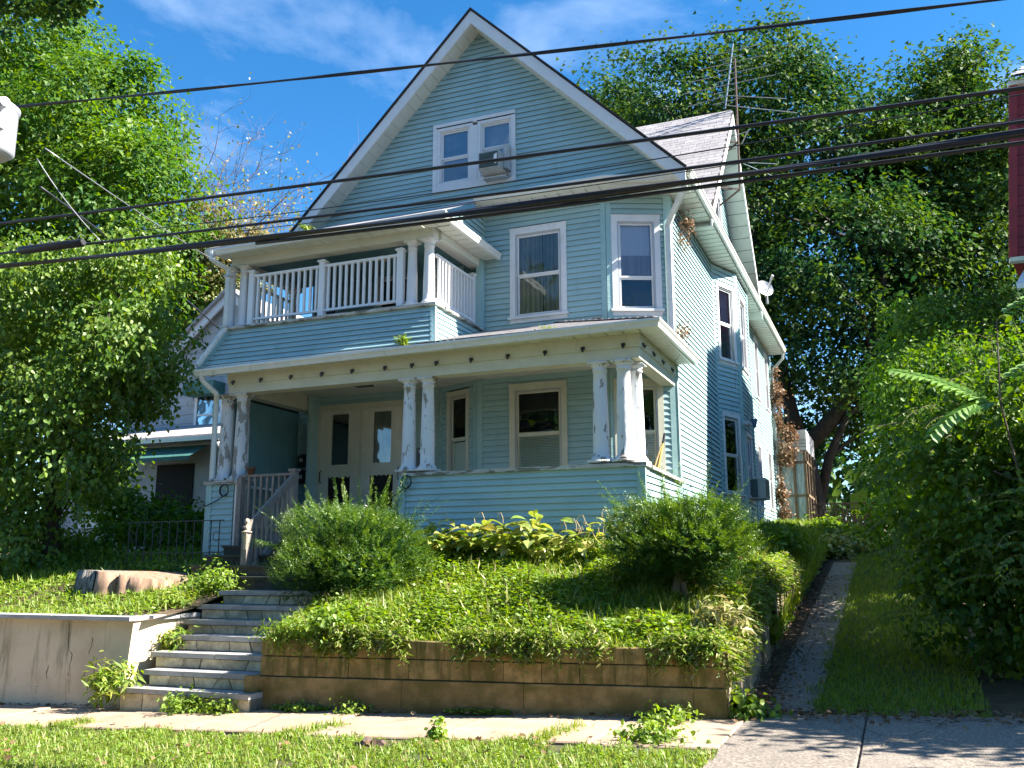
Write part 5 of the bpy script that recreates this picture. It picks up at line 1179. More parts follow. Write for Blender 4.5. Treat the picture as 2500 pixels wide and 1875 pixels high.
R1=np.random.default_rng(33); pr=[];mb=MB()
for (p,d,l) in [((-11.7,12.3,5.25),(.75,-.1,.1),1.2),((-11.9,12.3,5.5),(.7,-.2,.0),1.0),((-11.6,12.2,4.9),(.6,-.1,.1),1.0),((-12.0,12.2,4.7),(.6,-.1,0),1.1),((-11.5,12.3,5.6),(.8,0,.1),.9),((-12.6,12.0,3.9),(.5,-.2,0),1.0),((-12.3,12,4.2),(.6,-.2,0),.9),((-13.2,11.8,3.6),(.4,-.3,0),1.3),((-13.0,11.9,2.9),(.35,-.3,0),1.1)]:
    q=strand(p,d,l,R1,26,.11,pr,.95); mb.tube(q,.006,4)
for i in range(150):
    e_=vn[R1.integers(len(vn))]; d=rdir(R1,1)[0]; d[1]=-abs(d[1]); p=np.array(e_[:3])+d*np.array(e_[3:])*.95
    q=strand(p,(d[0],d[1],d[2]*.4+.3),R1.uniform(.35,.9),R1,16,.1,pr,1.5); mb.tube(q,.004,3,cap=False)
link('hanging_shoots',npmesh('hanging_shoots',pr,[vinel]),vt); mb.build('shoot_stems',barkl,vt,kind='stuff')
# dark undergrowth in front of the neighbour, left
parts,cen=crown([(-14,14.4,1.95,1.2,1,.55),(-12.6,14.4,2.1,.6,.8,.55),(-15.4,14,1.7,1.1,1,.6),(-11.8,14.3,1.9,.55,.7,.5),(-13,12.6,1.5,1,.5,.3),(-11.6,13.2,1.7,.5,.5,.35)],150,45,.4,.09,'ovate',41,fill=700)
tag(link('undergrowth',npmesh('undergrowth',parts,[shrubl])),'dark leafy undergrowth filling the gap between the two houses','undergrowth',kind='stuff')
parts,cen=crown([(-14.9,15.5,2.6,1.0,.8,.6),(-12.4,15.4,2.5,.8,.6,.5),(-16.4,15.5,3.6,.8,.8,.8),(-13.8,15.3,2.3,1.2,.6,.4)],110,45,.5,.11,'ovate',43,fill=900)
t=thing('overgrown_shrub','dark overgrown shrub shading the white neighbour porch','shrub',(-14,15.5,2)); link('foliage',npmesh('foliage',parts,[shrubl]),t); MB().tube([(-14.2,15.5,1.8),(-14.1,15.5,2.4),(-13.6,15.5,3.0)],[.07,.05,.02],6).build('trunk',bark,t)
# shrubs along the right side of the driveway
for args in (
 ('vine_thicket','tall thicket of vines over shrubs at the right edge of the picture','shrub',(1.3,12.5,.6),[(1.2,12.5,3.15,.65,1.3,.8),(.75,12.5,2.55,.75,1.2,.75),(1.1,12.2,1.7,.85,1.2,.81),(1.7,13,3.9,.5,1,.6),(.9,12.2,1.0,.67,.9,.57),(.5,12.8,1.6,.36,.9,.51),(2,12.3,2.2,.8,1.2,1.4),(1.6,10.8,1.5,.5,.8,1.0)],330,66,.42,.085,51),
 ('tall_shrub','feathery tall shrub midway along the driveway behind the thicket','shrub',(.5,18,1.2),[(.6,18,4.3,.81,1.6,.96),(.3,18,3.4,.62,1.5,.9),(0,18,2.4,.36,1.1,.55),(.6,17,2.5,.65,1.2,.9),(1.3,18.5,5.0,.7,1.4,.7),(.9,15.5,2.4,.6,1.1,1.1),(1.6,17,3.5,.8,1.4,1.6)],330,68,.5,.085,52),
 ('tall_shrub','distant leafy shrub in front of the maple trunks','shrub',(1,24,2),[(1,24,7,.75,1.5,.9),(.55,24,6.2,.65,1.5,1),(2.1,24,7,.8,1.6,1),(1.35,24,4.6,.75,1.5,1.4),(2.2,23.5,4.5,1,1.5,1.8),(1.1,23,3,.5,1.2,.9)],230,66,.6,.11,53)):
    nm,lb,ct,b,el,nc,nl,cl,lf_,sd=args
    o=tree(nm,lb,ct,b,[([(b[0],b[1],b[2]-.2),(b[0],b[1],el[0][2]-.5)],[.05,.02])],el,nc,nl,cl,lf_,'ovate',shrubl,sd,fill=1500 if nm=='vine_thicket' else 900,limbs=14,fillsize=2,droop=.6,group=None)
    if nm=='vine_thicket':
        pr=[];mb=MB();R2=np.random.default_rng(54)
        for (p,d,l) in (((.55,12.0,3.2),(-.8,-.1,.35),.9),((.5,12,2.9),(-.9,-.1,.25),.8),((.4,12,2.4),(-.5,-.3,-.3),.9),((.9,11.6,2.7),(-.8,-.3,.4),.8),((1.1,11.4,2.2),(-.3,-.3,-.6),.9),((.2,12.4,2.2),(-.7,-.1,.2),.6)):
            q=strand(p,d,l,R2,24,.08,pr,.7); mb.tube(q,.006,4)
        for i in range(260):
            e_=el[R2.integers(len(el))]; d=rdir(R2,1)[0]; d[1]=-abs(d[1]); d[2]=abs(d[2])*1.0-.1; d[0]-=.25; p=np.array(e_[:3])+d*np.array(e_[3:])*.92
            q=strand(p,(d[0],d[1],d[2]*.6+.5),R2.uniform(.3,.75),R2,20,.062,pr,.9,shape='lance' if i%2 else 'ovate'); mb.tube(q,.003,3,cap=False)
        link('hanging_shoots',npmesh('hanging_shoots',pr,[vinel]),o); mb.build('shoot_stems',barkl,o,kind='stuff')
# sapling with long compound leaves
sg=thing('compound_leaf_sapling','sapling with long bright yellow-green compound leaves above the right thicket','sapling',(1.25,11,.6))
MB().tube([(1.5,11.3,.4),(1.35,11.2,2.0),(1.15,11,3.3),(1.2,11,4.2)],[.018,.015,.012,.006],7).build('stem',barkl,sg)
lm_v,lm_f,_=leafgeo(np.zeros((1,3)),np.array([[1.,0,0]]),np.array([[0,0,1.]]),np.array([1.]),'ovate',np.array([0.]))
lme=bpy.data.meshes.new('leaflet'); lme.from_pydata([(x,y*1.0,z) for x,y,z in lm_v.tolist()],[],lm_f.tolist()); lme.materials.append(tohm)
R3=np.random.default_rng(61)
def frond(p,q,up,n,ls,w=.19):
    p,q=Vector(p),Vector(q); mid=(p+q)/2+Vector((0,0,up)); pts=[p*(1-t)**2+mid*2*t*(1-t)+q*t*t for t in lin(0,1,12)]
    MB().tube(pts,.006,5).build('leaf_stalk',M('leafstalk',(.2,.25,.05),rough=.6) if 'leafstalk' not in MATS else MATS['leafstalk'],sg)
    for k in range(n):
        t=.12+.86*k/(n-1); i=min(int(t*11),10); a_=pts[i].lerp(pts[i+1],t*11-i); T=(pts[i+1]-pts[i]).normalized()
        for s_ in (-1,1):
            sd=T.cross(Vector((0,-.5,1))).normalized()*s_
            d=(sd+T*.8+Vector((0,-.1,-.25-.2*R3.random()))).normalized(); nr=Vector((0,-.5,1)); y=nr.cross(d).normalized(); z=d.cross(y)
            L_=ls*(1-.45*abs(t-.45))*R3.uniform(.85,1.1)
            o=link('leaflet',lme,sg); m=Matrix((( d.x,y.x,z.x),(d.y,y.y,z.y),(d.z,y.z,z.z))).to_4x4(); m.translation=a_; m=m@Matrix.Diagonal((L_,L_,L_,1))
            o.matrix_basis=m
frond((1.13,11,3.25),(.12,10.9,3.72),.12,15,.19); frond((1.12,11,3.3),(.45,10.6,2.95),.2,12,.2); frond((1.15,11,3.5),(1.9,11,3.7),.25,12,.17); frond((1.2,11,4.2),(1.9,11,4.5),.2,11,.15)
# plants by the fence
for el,lb,sd in (([(-1.6,26,2.3,.7,.9,.42),(-.9,25.4,2.1,.5,.8,.38)],'bright leafy bush in front of the lattice fence',71),([(-1.2,24,1.95,.5,.6,.3)],'low yellowish plant at the upper end of the driveway',72),([(-2.3,19.2,1.95,.4,1.5,.22),(-2.4,22,2.1,.3,1.3,.2)],'low dark weeds along the foot of the side wall',73)):
    parts,cen=crown(el,70,55,.35,.12,'ovate',sd,fill=300); t=thing('bush',lb,'bush',el[0][:3]); link('foliage',npmesh('foliage',parts,[hostam if sd==72 else (vinel if sd==71 else shrubl)]),t)
# dry vines
def dry(name,lb,el,n,sd,mat=deadm,leaf=.05):
    t=thing(name,lb,'dead vine',el[0][:3]); parts,cen=crown(el,n,30,.16,leaf,'kite',sd,flat=1,inner=.2); link('foliage',npmesh('foliage',parts,[mat]),t)
    R=np.random.default_rng(sd); mb=MB()
    for c in cen[::2]:
        a_=Vector(c); mb.tube([a_,a_+Vector(R.normal(size=3)*[.1,.2,.25]),a_+Vector(R.normal(size=3)*[.1,.4,.45])],.004,3,cap=False)
    mb.build('stem',MATS['bark_light'],t,kind='stuff')
dry('dry_vine','clump of brown dead vine under the eave at the front corner',[(-3.05,15.75,7.62,.1,.35,.2),(-3.08,15.5,7.25,.05,.12,.18)],16,81)
dry('dry_vine','thin dead vine at the foot of the front corner downspout',[(-3.07,15.0,5.5,.1,.15,.2),(-2.95,14.2,5.05,.08,.3,.04)],8,82)
dry('dry_vine','tall mass of brown dead vine on the far downspout and rear porch',[(-3.0,28.4,6.6,.16,.3,1.0),(-2.85,28.5,5.5,.35,.3,.35),(-2.85,28.4,4.9,.35,.3,.4),(-3.0,28.3,3.4,.18,.3,.9)],110,83,leaf=.09)
# bare vine tendrils on the side wall
mb=MB();R4=np.random.default_rng(84)
for i in range(22):
    y=R4.uniform(15.1,28); z=R4.uniform(2.6,6.5); pts=[]
    xo=Xs+.03 if y<18.8 or y>22.4 else B1[0]+.03
    for k in range(9): pts.append((xo,y,z)); y+=R4.normal()*.14; z+=R4.uniform(-.05,.22)
    mb.tube(pts,.004,3,cap=False)
tag(mb.build('vine_tendrils',barkl,None),'thin bare vine stems clinging to the side wall of the blue house','vine',kind='stuff')
# ================================================================== YEWS
def yew(name,label,c,r,n,seed,spikes,base,trunkp):
    t=thing(name,label,'yew shrub',base); R=np.random.default_rng(seed); out=[]
    c=np.array(c); r=np.array(r)
    def shoots(P,D,Ls,K,needle,mi):
        n=len(P); T=np.linspace(.02,1,K); D=nrm(D)
        side=nrm(np.cross(D,np.array([0,0,1.])+R.normal(size=(n,3))*.6)); up=np.cross(side,D)
        Q=P[:,None]+D[:,None]*(T[None,:,None]*Ls[:,None,None])+np.array([0,0,1.])*((T**2)[None,:,None]*Ls[:,None,None]*.12)
        s=np.where(np.arange(K)%2,1.,-1.)[None,:,None]
        ND=side[:,None]*s+D[:,None]*.55+up[:,None]*R.normal(size=(n,K,1))*.5
        Nn=np.repeat(up[:,None],K,1)+R.normal(size=(n,K,3))*.35
        sz=needle*(1.1-.55*T)[None]*R.uniform(.8,1.2,(n,K)); colr=np.repeat(R.uniform(0,.9,n)[:,None],K,1)+R.uniform(0,.09,(n,K))
        out.append(leafgeo(Q.reshape(-1,3),ND.reshape(-1,3),Nn.reshape(-1,3),sz.ravel(),'lance',colr.ravel())+(mi,))
    def bump(d): return 1+.13*np.sin(d[:,:1]*5+seed)+.12*np.sin(d[:,2:]*6+d[:,1:2]*5)+.05*np.sin(d[:,:1]*17+d[:,2:]*13)
    d=rdir(R,n*2); rr=R.uniform(.6,1.0,n*2)[:,None]*bump(d); P=c+d*r*rr
    shoots(P,d*np.array([1,1,.7])+np.array([0,0,.22])+R.normal(size=(n*2,3))*.42,R.uniform(.07,.15,n*2),15,.036,0)
    m=int(n*.7); d=rdir(R,m); d[:,2]=np.abs(d[:,2])*1.1-.25; P=c+nrm(d)*r*R.uniform(.9,1.0,(m,1))*bump(d); shoots(P,d*np.array([1,1,.7])+np.array([0,0,.35])+R.normal(size=(m,3))*.35,R.uniform(.09,.2,m),17,.036,1)
    SP=np.array([s_[0] for s_ in spikes]);SDr=np.array([s_[1] for s_ in spikes]);SL=np.array([s_[2] for s_ in spikes])
    for j in range(5):
        k=len(SP); o=R.normal(size=(k,3))*.05*(j>0); shoots(SP+o,SDr+R.normal(size=(k,3))*.16*(j>0),SL*(1.15-.13*j),50,.055,1 if j%2==0 else 0)
    # side shoots off each spike
    for f in (.3,.5,.7):
        q=SP+nrm(SDr)*SL[:,None]*f; shoots(q,SDr+R.normal(size=SDr.shape)*.5,SL*.35,20,.032,1)
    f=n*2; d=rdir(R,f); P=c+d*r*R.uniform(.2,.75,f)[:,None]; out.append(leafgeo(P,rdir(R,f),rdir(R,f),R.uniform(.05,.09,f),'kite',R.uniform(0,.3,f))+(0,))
    link('foliage',npmesh('foliage',out,[yewm,yewt]),t)
    mb=MB()
    for q in trunkp: mb.tube(q[0],q[1],8)
    for i in range(40):
        d_=rdir(R,1)[0]; d_[2]=abs(d_[2]); e_=c+d_*r*.8; mb.tube([trunkp[0][0][-1],tuple((np.array(trunkp[0][0][-1])+e_)/2+[0,0,-.04]),tuple(e_)],[.02,.012,.004],4,cap=False)
    mb.build('trunk',barkl,t); return t
RN=np.random.default_rng(91)
spL=[((-7.5,10.8,2.0),(-1,-.2,.42),.75),((-7.7,10.7,1.85),(-1,-.2,.12),.62),((-7.2,10.8,2.15),(-.55,-.1,.85),.5),((-6.9,10.9,2.2),(-.2,0,1),.48),((-6.6,10.9,2.25),(.15,0,1),.42),((-6.3,10.9,2.2),(.45,0,.9),.55),((-6.1,10.9,2.0),(.9,0,.45),.75),((-6.0,10.9,1.85),(1,0,.2),.5),((-6.4,10.7,2.2),(.6,-.1,1),.5),((-7.0,10.7,2.1),(-.4,-.2,1),.4),((-7.6,10.7,1.6),(-1,-.3,-.02),.5),((-5.95,10.8,1.6),(1,-.1,.35),.4)]
yew('yew_shrub','large spreading yew shrub overhanging the right edge of the steps',(-6.80,10.85,1.62),(.93,.82,.78),2600,92,spL,(-6.95,10.9,1.0),[([(-6.95,10.95,.8),(-6.95,10.9,1.3)],[.08,.06])])
spR=[((-2.75,10.8,2.05),(-.85,-.1,.75),.62),((-2.6,10.8,2.15),(-.4,0,1),.45),((-2.3,10.8,2.2),(0,0,1),.45),((-2.1,10.8,2.15),(.3,0,1),.5),((-1.9,10.8,2.1),(.7,0,.7),.5),((-1.8,10.8,1.9),(1,0,.35),.5),((-2.9,10.7,1.8),(-1,-.1,.35),.5),((-2.9,10.7,1.6),(-.9,-.1,.5),.42),((-2.45,10.8,2.2),(-.1,-.1,1),.5),((-1.75,10.8,1.7),(1,-.1,.3),.45)]
yew('yew_shrub','rounder yew shrub on a short pale trunk at the right corner of the yard',(-2.33,10.85,1.86),(.76,.68,.50),1800,93,spR,(-2.4,10.8,1.15),[([(-2.42,10.75,1.0),(-2.4,10.78,1.25),(-2.35,10.85,1.55)],[.07,.055,.05]),([(-2.28,10.75,1.0),(-2.3,10.8,1.4)],[.04,.035])])
# ================================================================== HOSTAS (every leaf its own part)
hv=[(0,0,0)];hf=[];W_=[(.15,.13,.05),(.38,.24,.09),(.62,.235,.08),(.83,.14,.02)]
for x,w_,z in W_: hv+=[(x,w_,z),(x,0,z-.05),(x,-w_,z)]
hv.append((1,0,-.12)); hf=[(0,2,1),(0,3,2)]
for i in range(3):
    b=1+3*i; hf+=[(b,b+1,b+4,b+3),(b+1,b+2,b+5,b+4)]
hf+=[(10,11,13),(11,12,13)]
hme=bpy.data.meshes.new('hosta_leaf'); hme.from_pydata(hv,[],hf); hme.materials.append(hostam)
def hosta(label,x0,x1,y,n,seed,ls):
    R=np.random.default_rng(seed); zc=hyard((x0+x1)/2,y); t=thing('hosta_plant',label,'hosta',((x0+x1)/2,y,zc)); ctrs=lin(x0+.15,x1-.15,max(2,int((x1-x0)/.32)))
    for k in range(n):
        cx=ctrs[R.integers(len(ctrs))]+R.normal()*.05; a_=R.uniform(-PI,PI) if k%2 else R.uniform(-PI,0); el=R.uniform(-.25,1.0); rad=R.uniform(.05,.34)
        p=(cx+rad*math.cos(a_),y+R.uniform(-.1,.15)+rad*.8*math.sin(a_),zc+.12+R.uniform(.0,.42)*(1.25-rad*2.2))
        o=link('leaf',hme,t,p,(R.uniform(-.5,.5),-el*.8+.35,a_),(ls*R.uniform(.7,1.15),)*3)
    mb=MB()
    for k in range(9):
        x=R.uniform(x0,x1); z=zc+.35; pts=[(x,y+.1,zc)]; dx=R.normal()*.04
        h=R.uniform(.45,.75)
        for i in range(6): pts.append((x+dx*i+.02*R.normal(),y+.1,zc+h*(i+1)/6-(.05*(i-4) if i>4 else 0)))
        mb.tube(pts,.0035,3,cap=False)
        q=Vector(pts[-1]); mb.tube([q,q+Vector((.05,0,.01)),q+Vector((.08,0,-.06)),q+Vector((.085,0,-.14))],.003,3,cap=False)
    mb.build('dry_flower_stalks',MATS['broom_straw'],t,kind='stuff')
hosta('yellowing hosta clump, wider one, against the middle of the porch wall',-6.25,-4.5,12.0,240,101,.27)
hosta('smaller yellowing hosta clump beside the right yew shrub',-4.4,-3.4,12.05,55,102,.25)
# ================================================================== GROUND COVER
def scatter(name,label,n,fx,R,shape,ls,mat,tilt=1.0,parts=None,mi=0,col=(0,.99),cat='ground cover'):
    P=fx(n); n=len(P); az=R.uniform(-PI,PI,n); D=np.stack([np.cos(az),np.sin(az),R.uniform(min(-.1,tilt-.3),tilt,n)],1); N_=np.array([0,0,1.])+R.normal(size=(n,3))*.5
    if shape in('blade','tri'): D=np.stack([np.cos(az)*.55,np.sin(az)*.55,np.ones(n)*1.0],1)+R.normal(size=(n,3))*.2; N_=np.stack([-np.cos(az),-np.sin(az),np.ones(n)*.3],1)
    g=leafgeo(P,D,N_,ls*R.uniform(.55,1.35,n),shape,col[0]+(col[1]-col[0])*R.uniform(0,1,n))+(mi,)
    if parts is not None: parts.append(g); return
    tag(link(name,npmesh(name,[g],[mat])),label,cat,kind='stuff')
R5=np.random.default_rng(111)
hy=np.vectorize(hyard)
def yardpts(y0=9.2,y1=12.6,x0=-6.9,x1=-1.6,top=.22,trail=0):
    def f(n):
        x=R5.uniform(x0,x1,n); y=y0+(y1-y0)*R5.uniform(0,1,n)**1.0
        fieldv=.5+.5*np.sin(x*2.1+1)*np.cos(y*2.7)+.3*np.sin(x*5+y*3.3)
        edge=np.minimum(1,(y-y0+.12)/.5); h=top*(.35+.65*np.clip(fieldv,0,1))*edge
        shade=((x+2.4)**2/.5+(y-10.6)**2/.35)<1
        z=hy(x,y)+h*R5.uniform(0,1,n)**.6*np.where(shade,.25,1)
        return np.stack([x,y,z],1)
    return f
gp=[]
scatter('','',30000,yardpts(top=.26),R5,'kite',.055,None,.4,gp,0)
scatter('','',13000,yardpts(top=.24),R5,'ovate',.06,None,.3,gp,0)
scatter('','',22000,yardpts(top=.06),R5,'blade',.13,None,1,gp,1)
scatter('','',1200,yardpts(top=.16),R5,'tri',.18,None,1,gp,1); scatter('','',700,yardpts(top=.16),R5,'tri',.2,None,1,gp,2)
scatter('','',350,yardpts(top=.3),R5,'maple',.055,None,.3,gp,3)
# fringe trailing over the wall
def fringe(n):
    x=R5.uniform(-6.75,-1.62,n); den=.5+.5*np.sin(x*3.1+.5)+.3*np.sin(x*8.3); x=x[den>R5.uniform(0,1.1,n)]; n=len(x)
    t=R5.uniform(0,1,n); y=9.24-.14*t; z=.80+.10*(1-t)-.16*t*(t>.55)*np.abs(np.sin(x*9.1))+.05*R5.normal(size=n); return np.stack([x,y,z],1)
scatter('','',3500,fringe,R5,'lance',.075,None,-.5,gp,2,col=(.0,.8)); scatter('','',7500,fringe,R5,'lance',.07,None,-.3,gp,1); scatter('','',6000,fringe,R5,'kite',.045,None,.2,gp,0)
def sidefr(n):
    y=9.15+R5.uniform(0,1,n)*6.5; t=R5.uniform(0,1,n); z=np.where(y<12.6,hy(np.full(n,-1.65),y),hyard(-1.65,12.6)+(y-12.6)*.035)
    return np.stack([-1.72+.22*t+.05*R5.normal(size=n),y,z+.12*(1-t)-.28*t**2*np.abs(np.sin(y*4))+.05*R5.normal(size=n)],1)
scatter('','',4000,sidefr,R5,'lance',.085,None,-.2,gp,2,col=(.1,.9)); scatter('','',6000,sidefr,R5,'lance',.085,None,-.2,gp,1); scatter('','',7000,sidefr,R5,'kite',.05,None,.3,gp,0)
hs_=np.vectorize(hside)
def sidepts(n):
    x=R5.uniform(-3.15,-1.5,n); y=12.5+17*R5.uniform(0,1,n)**1.4; return np.stack([x,y,hs_(x,y)+.18*R5.uniform(0,1,n)**.7],1)
scatter('','',15000,sidepts,R5,'kite',.08,None,.4,gp,0); scatter('','',12000,sidepts,R5,'blade',.26,None,1,gp,1)
tag(link('yard_ground_cover',npmesh('yard_ground_cover',gp,[weedm,grassm,dryg,deadm])),'dense low weeds and grass covering the raised front yard','ground cover',kind='stuff')
for i in range(34):
    x=R5.uniform(-6.2,-1.8); y=R5.uniform(9.4,12.0); r_=R5.uniform(.14,.34)
    if ((x+2.4)**2+(y-10.7)**2)<.5: continue
    p_,_c=crown([(x,y,hyard(x,y)+.12,r_,r_,r_*.8)],9,26,r_*.8,.06,'ovate' if i%3 else 'lance',700+i,inner=.4); gp+=[(v,f,r,1 if i%4==0 else 0) for v,f,r,m in p_]
# left yard
hl=np.vectorize(hleft)
def leftpts(n):
    x=R5.uniform(-15.5,-8.95,n); y=9.35+4.5*R5.uniform(0,1,n)**1.3; k=~(((x+10.7)/.95)**2+((y-11.1)/.6)**2<1); x,y=x[k],y[k]
    return np.stack([x,y,hl(x,y)+.16*np.where((y<11.2)&(np.abs(x+10.7)<1.1),.3,1)*R5.uniform(0,1,len(x))],1)
gp=[]; scatter('','',15000,leftpts,R5,'ovate',.06,None,.4,gp,0); scatter('','',9000,leftpts,R5,'blade',.10,None,1,gp,1)
parts,_c=crown([(-9.6,11.4,1.45,.4,.4,.28),(-9.4,11.0,1.3,.3,.3,.2),(-10.4,11.9,1.55,.7,.3,.22),(-10.5,10.35,1.15,.8,.15,.1)],45,40,.25,.06,'ovate',112); gp+=parts
tag(link('left_ground_cover',npmesh('left_ground_cover',gp,[weedm,grassm])),'weeds and grass around the stump on the left terrace','ground cover',kind='stuff')
# verge
zs=np.vectorize(zst)
def verge(h,y0=4.9,y1=7.85):
    def f(n):
        x=R5.uniform(-11.5,-1.38,n); y=R5.uniform(y0,y1,n); edge=7.64+.09*np.sin(x*3.3)+.08*np.sin(x*7.9+1)+.06*np.sin(x*17)-np.maximum(0,x+2.1)*.45
        gap=(np.sin(x*5.3+y*3.1)+np.sin(x*2.2-y*5)+np.sin(x*9.1+y*7.7)*.6)>1.75
        k=(y<edge)&~(gap&(R5.uniform(0,1,n)<.75)); x,y=x[k],y[k]
        return np.stack([x,y,zs(x)-.03+h*R5.uniform(0,1,len(x))],1)
    return f
gp=[]; scatter('','',60000,verge(.02),R5,'blade',.062,None,1,gp,0); scatter('','',42000,verge(.055),R5,'kite',.036,None,.3,gp,1); scatter('','',3500,verge(.03),R5,'blade',.09,None,1,gp,2)
tag(link('grass_verge',npmesh('grass_verge',gp,[grassm,weedm,dryg])),'sunlit grass verge with clover between sidewalk and street','grass',kind='stuff')
grid('verge_soil',lin(-12,-1.42,30),lin(4.3,7.69,8),lambda x,y:zst(x)-.02,lawn,kind='structure')
def jointg(n):
    k=R5.integers(0,3,n); x=np.array([-5.45,-3.0,-8.4])[k]+R5.normal(size=n)*.05*(1+k*0)+.12*R5.uniform(-1,1,n)*(R5.uniform(0,1,n)>.5); y=7.65+R5.uniform(0,1,n)**1.5*np.array([.75,.95,.45])[k]
    return np.stack([x+(y-7.65)*.15,y,zs(x)+.0],1)
gp=[]; scatter('','',900,jointg,R5,'blade',.07,None,1,gp,0); scatter('','',900,jointg,R5,'kite',.035,None,.3,gp,1)
def basew(n):
    x=R5.uniform(-7.4,-2.2,n); x=x[(np.sin(x*2.7)+np.sin(x*6.1+2)*.7)>.1]; n=len(x); return np.stack([x,9.13-np.abs(R5.normal(size=n))*.035,zs(x)+.05*R5.uniform(0,1,n)],1)
scatter('','',3000,basew,R5,'kite',.035,None,.5,gp,1)
tag(link('joint_weeds',npmesh('joint_weeds',gp,[grassm,weedm])),'small grass and weeds creeping over sidewalk joints and along the wall base','weeds',kind='stuff')
mb=MB(); Rk=random.Random(9)
for (x,y,dx,dy,n_) in ((-6.4,9.1,.03,-.09,15),(-4.6,8.9,-.05,-.07,16),(-2.2,9.3,.02,-.1,14),(-.9,9.4,.07,-.09,16),(.3,9.3,-.04,-.1,14),(-9.2,8.9,.06,-.07,12)):
    q=[]
    for i in range(n_): q.append((x,y)); x+=dx+Rk.uniform(-.035,.035); y+=dy+Rk.uniform(-.02,.02)
    vs=[]
    for (a_,b_) in q: w_=.003+Rk.random()*.004; vs+=[(a_-w_,b_,zst(a_-w_)+.013),(a_+w_,b_,zst(a_+w_)+.013)]
    mb.add(vs,[(2*i,2*i+1,2*i+3,2*i+2) for i in range(len(q)-1)])
o=mb.build('crack',crm,sw); o['kind']='stuff'
# driveway grass
hd=np.vectorize(hdrive)
def drv(n):
    y=9.65+14*R5.uniform(0,1,n)**1.3; x=R5.uniform(-.84,.7,n)-.09*np.abs(np.sin(y*3.1)+np.sin(y*7.3))*(R5.uniform(0,1,n)>.5); return np.stack([x,y,hd(y)+.01],1)
gp=[]; scatter('','',26000,drv,R5,'blade',.075,None,1,gp,0); scatter('','',6000,drv,R5,'kite',.045,None,.3,gp,1)
tag(link('driveway_grass',npmesh('driveway_grass',gp,[grassm,weedm])),'shaded grass strip beside the concrete driveway track','grass',kind='stuff')
# separate weed tufts
def tuft(label,c,r,n,seed,mat,ls=.06,shape='ovate',h=1.0,fl=.6):
    R=np.random.default_rng(seed); parts,cen=crown([(c[0],c[1],c[2]+r*.5*h,r,r*.8,r*.75*h)],n,22,r*.7,ls,shape,seed,inner=.3,flat=fl)
    t=thing('weed_tuft',label,'weeds',c); link('leaves',npmesh('leaves',parts,[mat]),t)
    mb=MB()
    for q in cen[::2]: mb.tube([(c[0],c[1],c[2]),tuple((np.array(c)+q)/2+[0,0,r*.2]),tuple(q)],.004,3,cap=False)
    mb.build('stems',barkl,t)
tuft('weeds filling the corner between the top stone steps and the left terrace',(-8.95,10.75,1.2),.3,26,219,weedm,.06)
tuft('leafy weed tuft at the foot of the right end of the block wall',(-1.45,9.35,.12),.24,26,201,weedm,.075)
tuft('grass tufts behind the coping at the upper end of the left wall',(-9.05,10.1,1.02),.24,20,220,grassm,.09,'lance')
tuft('low weed tuft in the sidewalk joint near the driveway',(-2.1,8.95,.12),.24,30,202,weedm,.05,h=.5)
tuft('low weed tuft in the joint between verge and driveway apron',(-2.0,7.95,.14),.26,34,207,weedm,.05,h=.5)
tuft('tuft of weeds growing at the left side of the lowest steps',(-8.95,8.95,.12),.3,26,203,grassm,.13,'lance')
tuft('tuft of grass on the third and fourth stone steps',(-8.72,9.75,.56),.22,20,204,grassm,.11,'lance')
tuft('dark weeds spreading under the lowest stone step',(-7.7,8.82,-.03),.28,26,205,weedm,.05,h=.6)
tuft('dark weeds beside the end of the block wall under the lowest step',(-7.2,8.85,-.02),.2,14,206,weedm,.05,h=.6)
tuft('small weed tuft at the base of the block wall left part',(-6.3,9.05,0),.16,14,208,weedm,.045,h=.5)
tuft('broad small weed patch at the base of the block wall left of centre',(-5.6,9.05,.02),.22,16,209,weedm,.045,h=.4)
tuft('upright weed at the sidewalk edge near the middle',(-3.9,7.7,.1),.085,12,211,weedm,.05,h=1.4)
tuft('young plant sprouting from the porch gutter under the balcony',(-6.88,12.3,4.96),.11,9,213,grassm,.08,'lance',1.6)
tuft('thin grass growing in the porch gutter below the big window',(-4.5,12.32,4.93),.14,6,214,grassm,.07,'lance',.6)
tuft('small green tuft growing at the left edge of the balcony roof',(-9.4,13.2,7.5),.12,6,215,grassm,.09,'lance',1.3)
tuft('ferny weeds spilling over the left corner of the block wall',(-6.72,9.2,.78),.25,24,216,weedm,.07,'lance')
tuft('grey-green weeds hanging over the wall below the left yew',(-6.1,9.25,.85),.25,20,217,weedm,.06)
tuft('clump of seeding grass on the right wall corner',(-1.7,9.9,.95),.25,26,218,dryg,.12,'lance')
# dead leaves
def litter(n):
    m=n//4
    a_=np.stack([R5.uniform(-11,-1.7,m),9.12-np.abs(R5.normal(size=m))*.07,np.zeros(m)],1)
    b_=np.stack([R5.uniform(-11,-2.2,m),R5.uniform(5,7.8,m),np.zeros(m)],1)
    c_=np.stack([R5.uniform(-1.55,2,2*m),9.45+R5.normal(size=2*m)*.22,np.zeros(2*m)],1)
    P=np.concatenate([a_,b_,c_]); P[:,2]=zs(P[:,0])+.012+R5.uniform(0,.02,len(P)); P[m:2*m,2]+=.03; return P
gp=[]; scatter('','',1200,litter,R5,'maple',.045,None,.25,gp,0)
def litter2(n):
    y=9.6+10*R5.uniform(0,1,n)**1.5; x=np.clip(R5.normal(size=n)*.2-1.38,-1.6,-.85); return np.stack([x,y,hd(y)+.03],1)
scatter('','',2200,litter2,R5,'kite',.045,None,.25,gp,0)
tag(link('leaf_litter',npmesh('leaf_litter',gp,[deadm])),'brown fallen leaves along the wall base, verge and driveway','fallen leaves',kind='stuff')
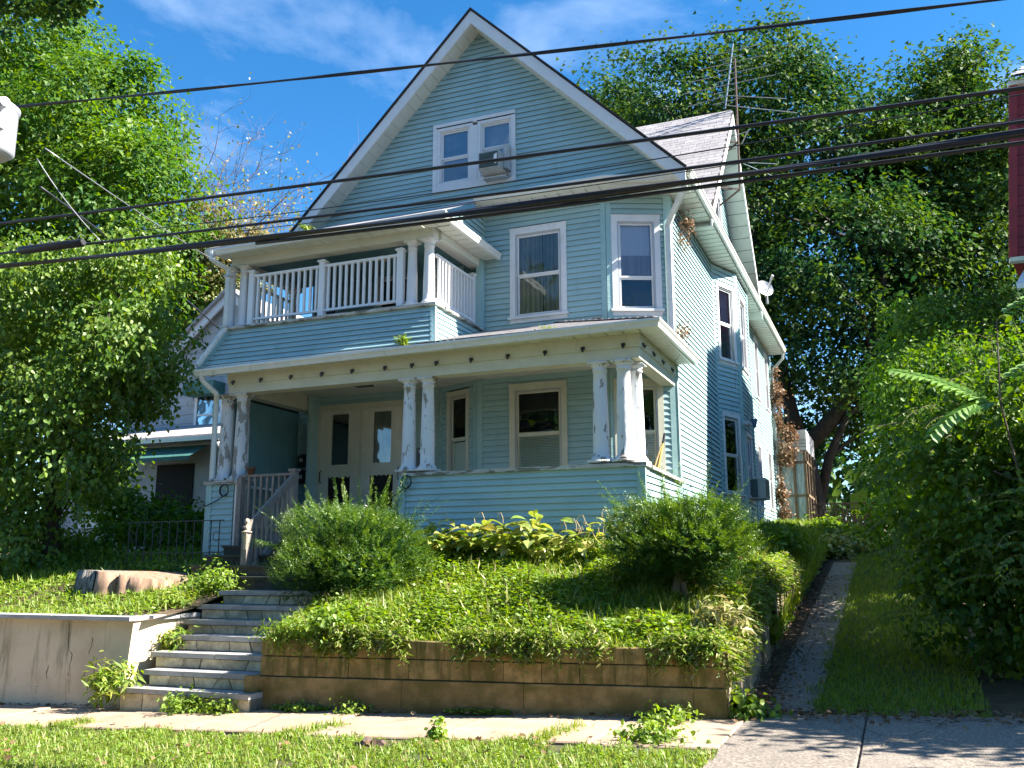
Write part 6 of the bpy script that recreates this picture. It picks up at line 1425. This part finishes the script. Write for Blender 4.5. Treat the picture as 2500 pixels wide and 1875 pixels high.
# stump remnant in verge
vr=thing('root_remnant','weathered brown stump remnant sunk in the grass verge','stump',(-4.3,7.2,.06))
Rv=np.random.default_rng(300); mb=MB(); vs=[];n=14
for j,(z,f) in enumerate(((-.05,1.15),(.05,1),(.09,.7))):
    for k in range(n): a_=2*PI*k/n; q=f*(1+.25*Rv.normal()); vs.append((-4.3+.14*q*math.cos(a_),7.25+.10*q*math.sin(a_),.045+z+.012*Rv.normal()))
vs.append((-4.3,7.25,.08)); mb.add(vs,[(j*n+k,j*n+(k+1)%n,(j+1)*n+(k+1)%n,(j+1)*n+k) for j in range(2) for k in range(n)]+[(2*n+k,2*n+(k+1)%n,3*n) for k in range(n)]); mb.build('wood',rust,vr)
# ================================================================== street trees outside the frame: shade and reflections
tree('street_tree','street tree to the right of the driveway, outside the photograph','tree',(5.2,11.4,.3),[([(5.2,11.4,.2),(5.2,11.4,4.5)],[.14,.08])],[(4.8,11.25,3.9,1.7,2.5,1.35),(4.6,14.6,4.2,1.7,2.2,1.5),(3.5,11.2,2.6,.9,1.6,1.0)],330,60,.6,.15,'maple',mapleR,401,fill=500,limbs=14)
for i,(x,y,r) in enumerate(((-14,-13,4.5),(-5,-15,5),(5,-13,4.5),(13,-16,5))):
    tree('street_tree','tree across the street behind the viewpoint, number %s from the west'%('one','two','three','four')[i],'tree',(x,y,0),[([(x,y,-.2),(x,y,5)],[.25,.15])],[(x,y,10,r*1.1,r,5.5),(x+1,y,5,r*.8,r*.8,3),(x-2,y,2.2,r*1.2,r*.6,2.2),(x+2.5,y,1.8,r,r*.6,1.8)],260,40,1.9,.6,'kite',mapleR,410+i,fill=700,limbs=8)
# far tree belt closing the horizon
ell=[]; Rb=np.random.default_rng(500)
for i in range(26):
    x=-75+i*6+Rb.normal(); y=62+Rb.normal()*4; h=Rb.uniform(5,8); ell.append((x,y,3+h*.5,4.5,4,h*.75))
parts,_c=crown(ell,700,55,2.2,.62,'kite',501,fill=2500,fillsize=2.4)
tag(link('far_tree_belt',npmesh('far_tree_belt',parts,[mapleR])),'distant belt of trees behind the gardens','trees',kind='stuff')
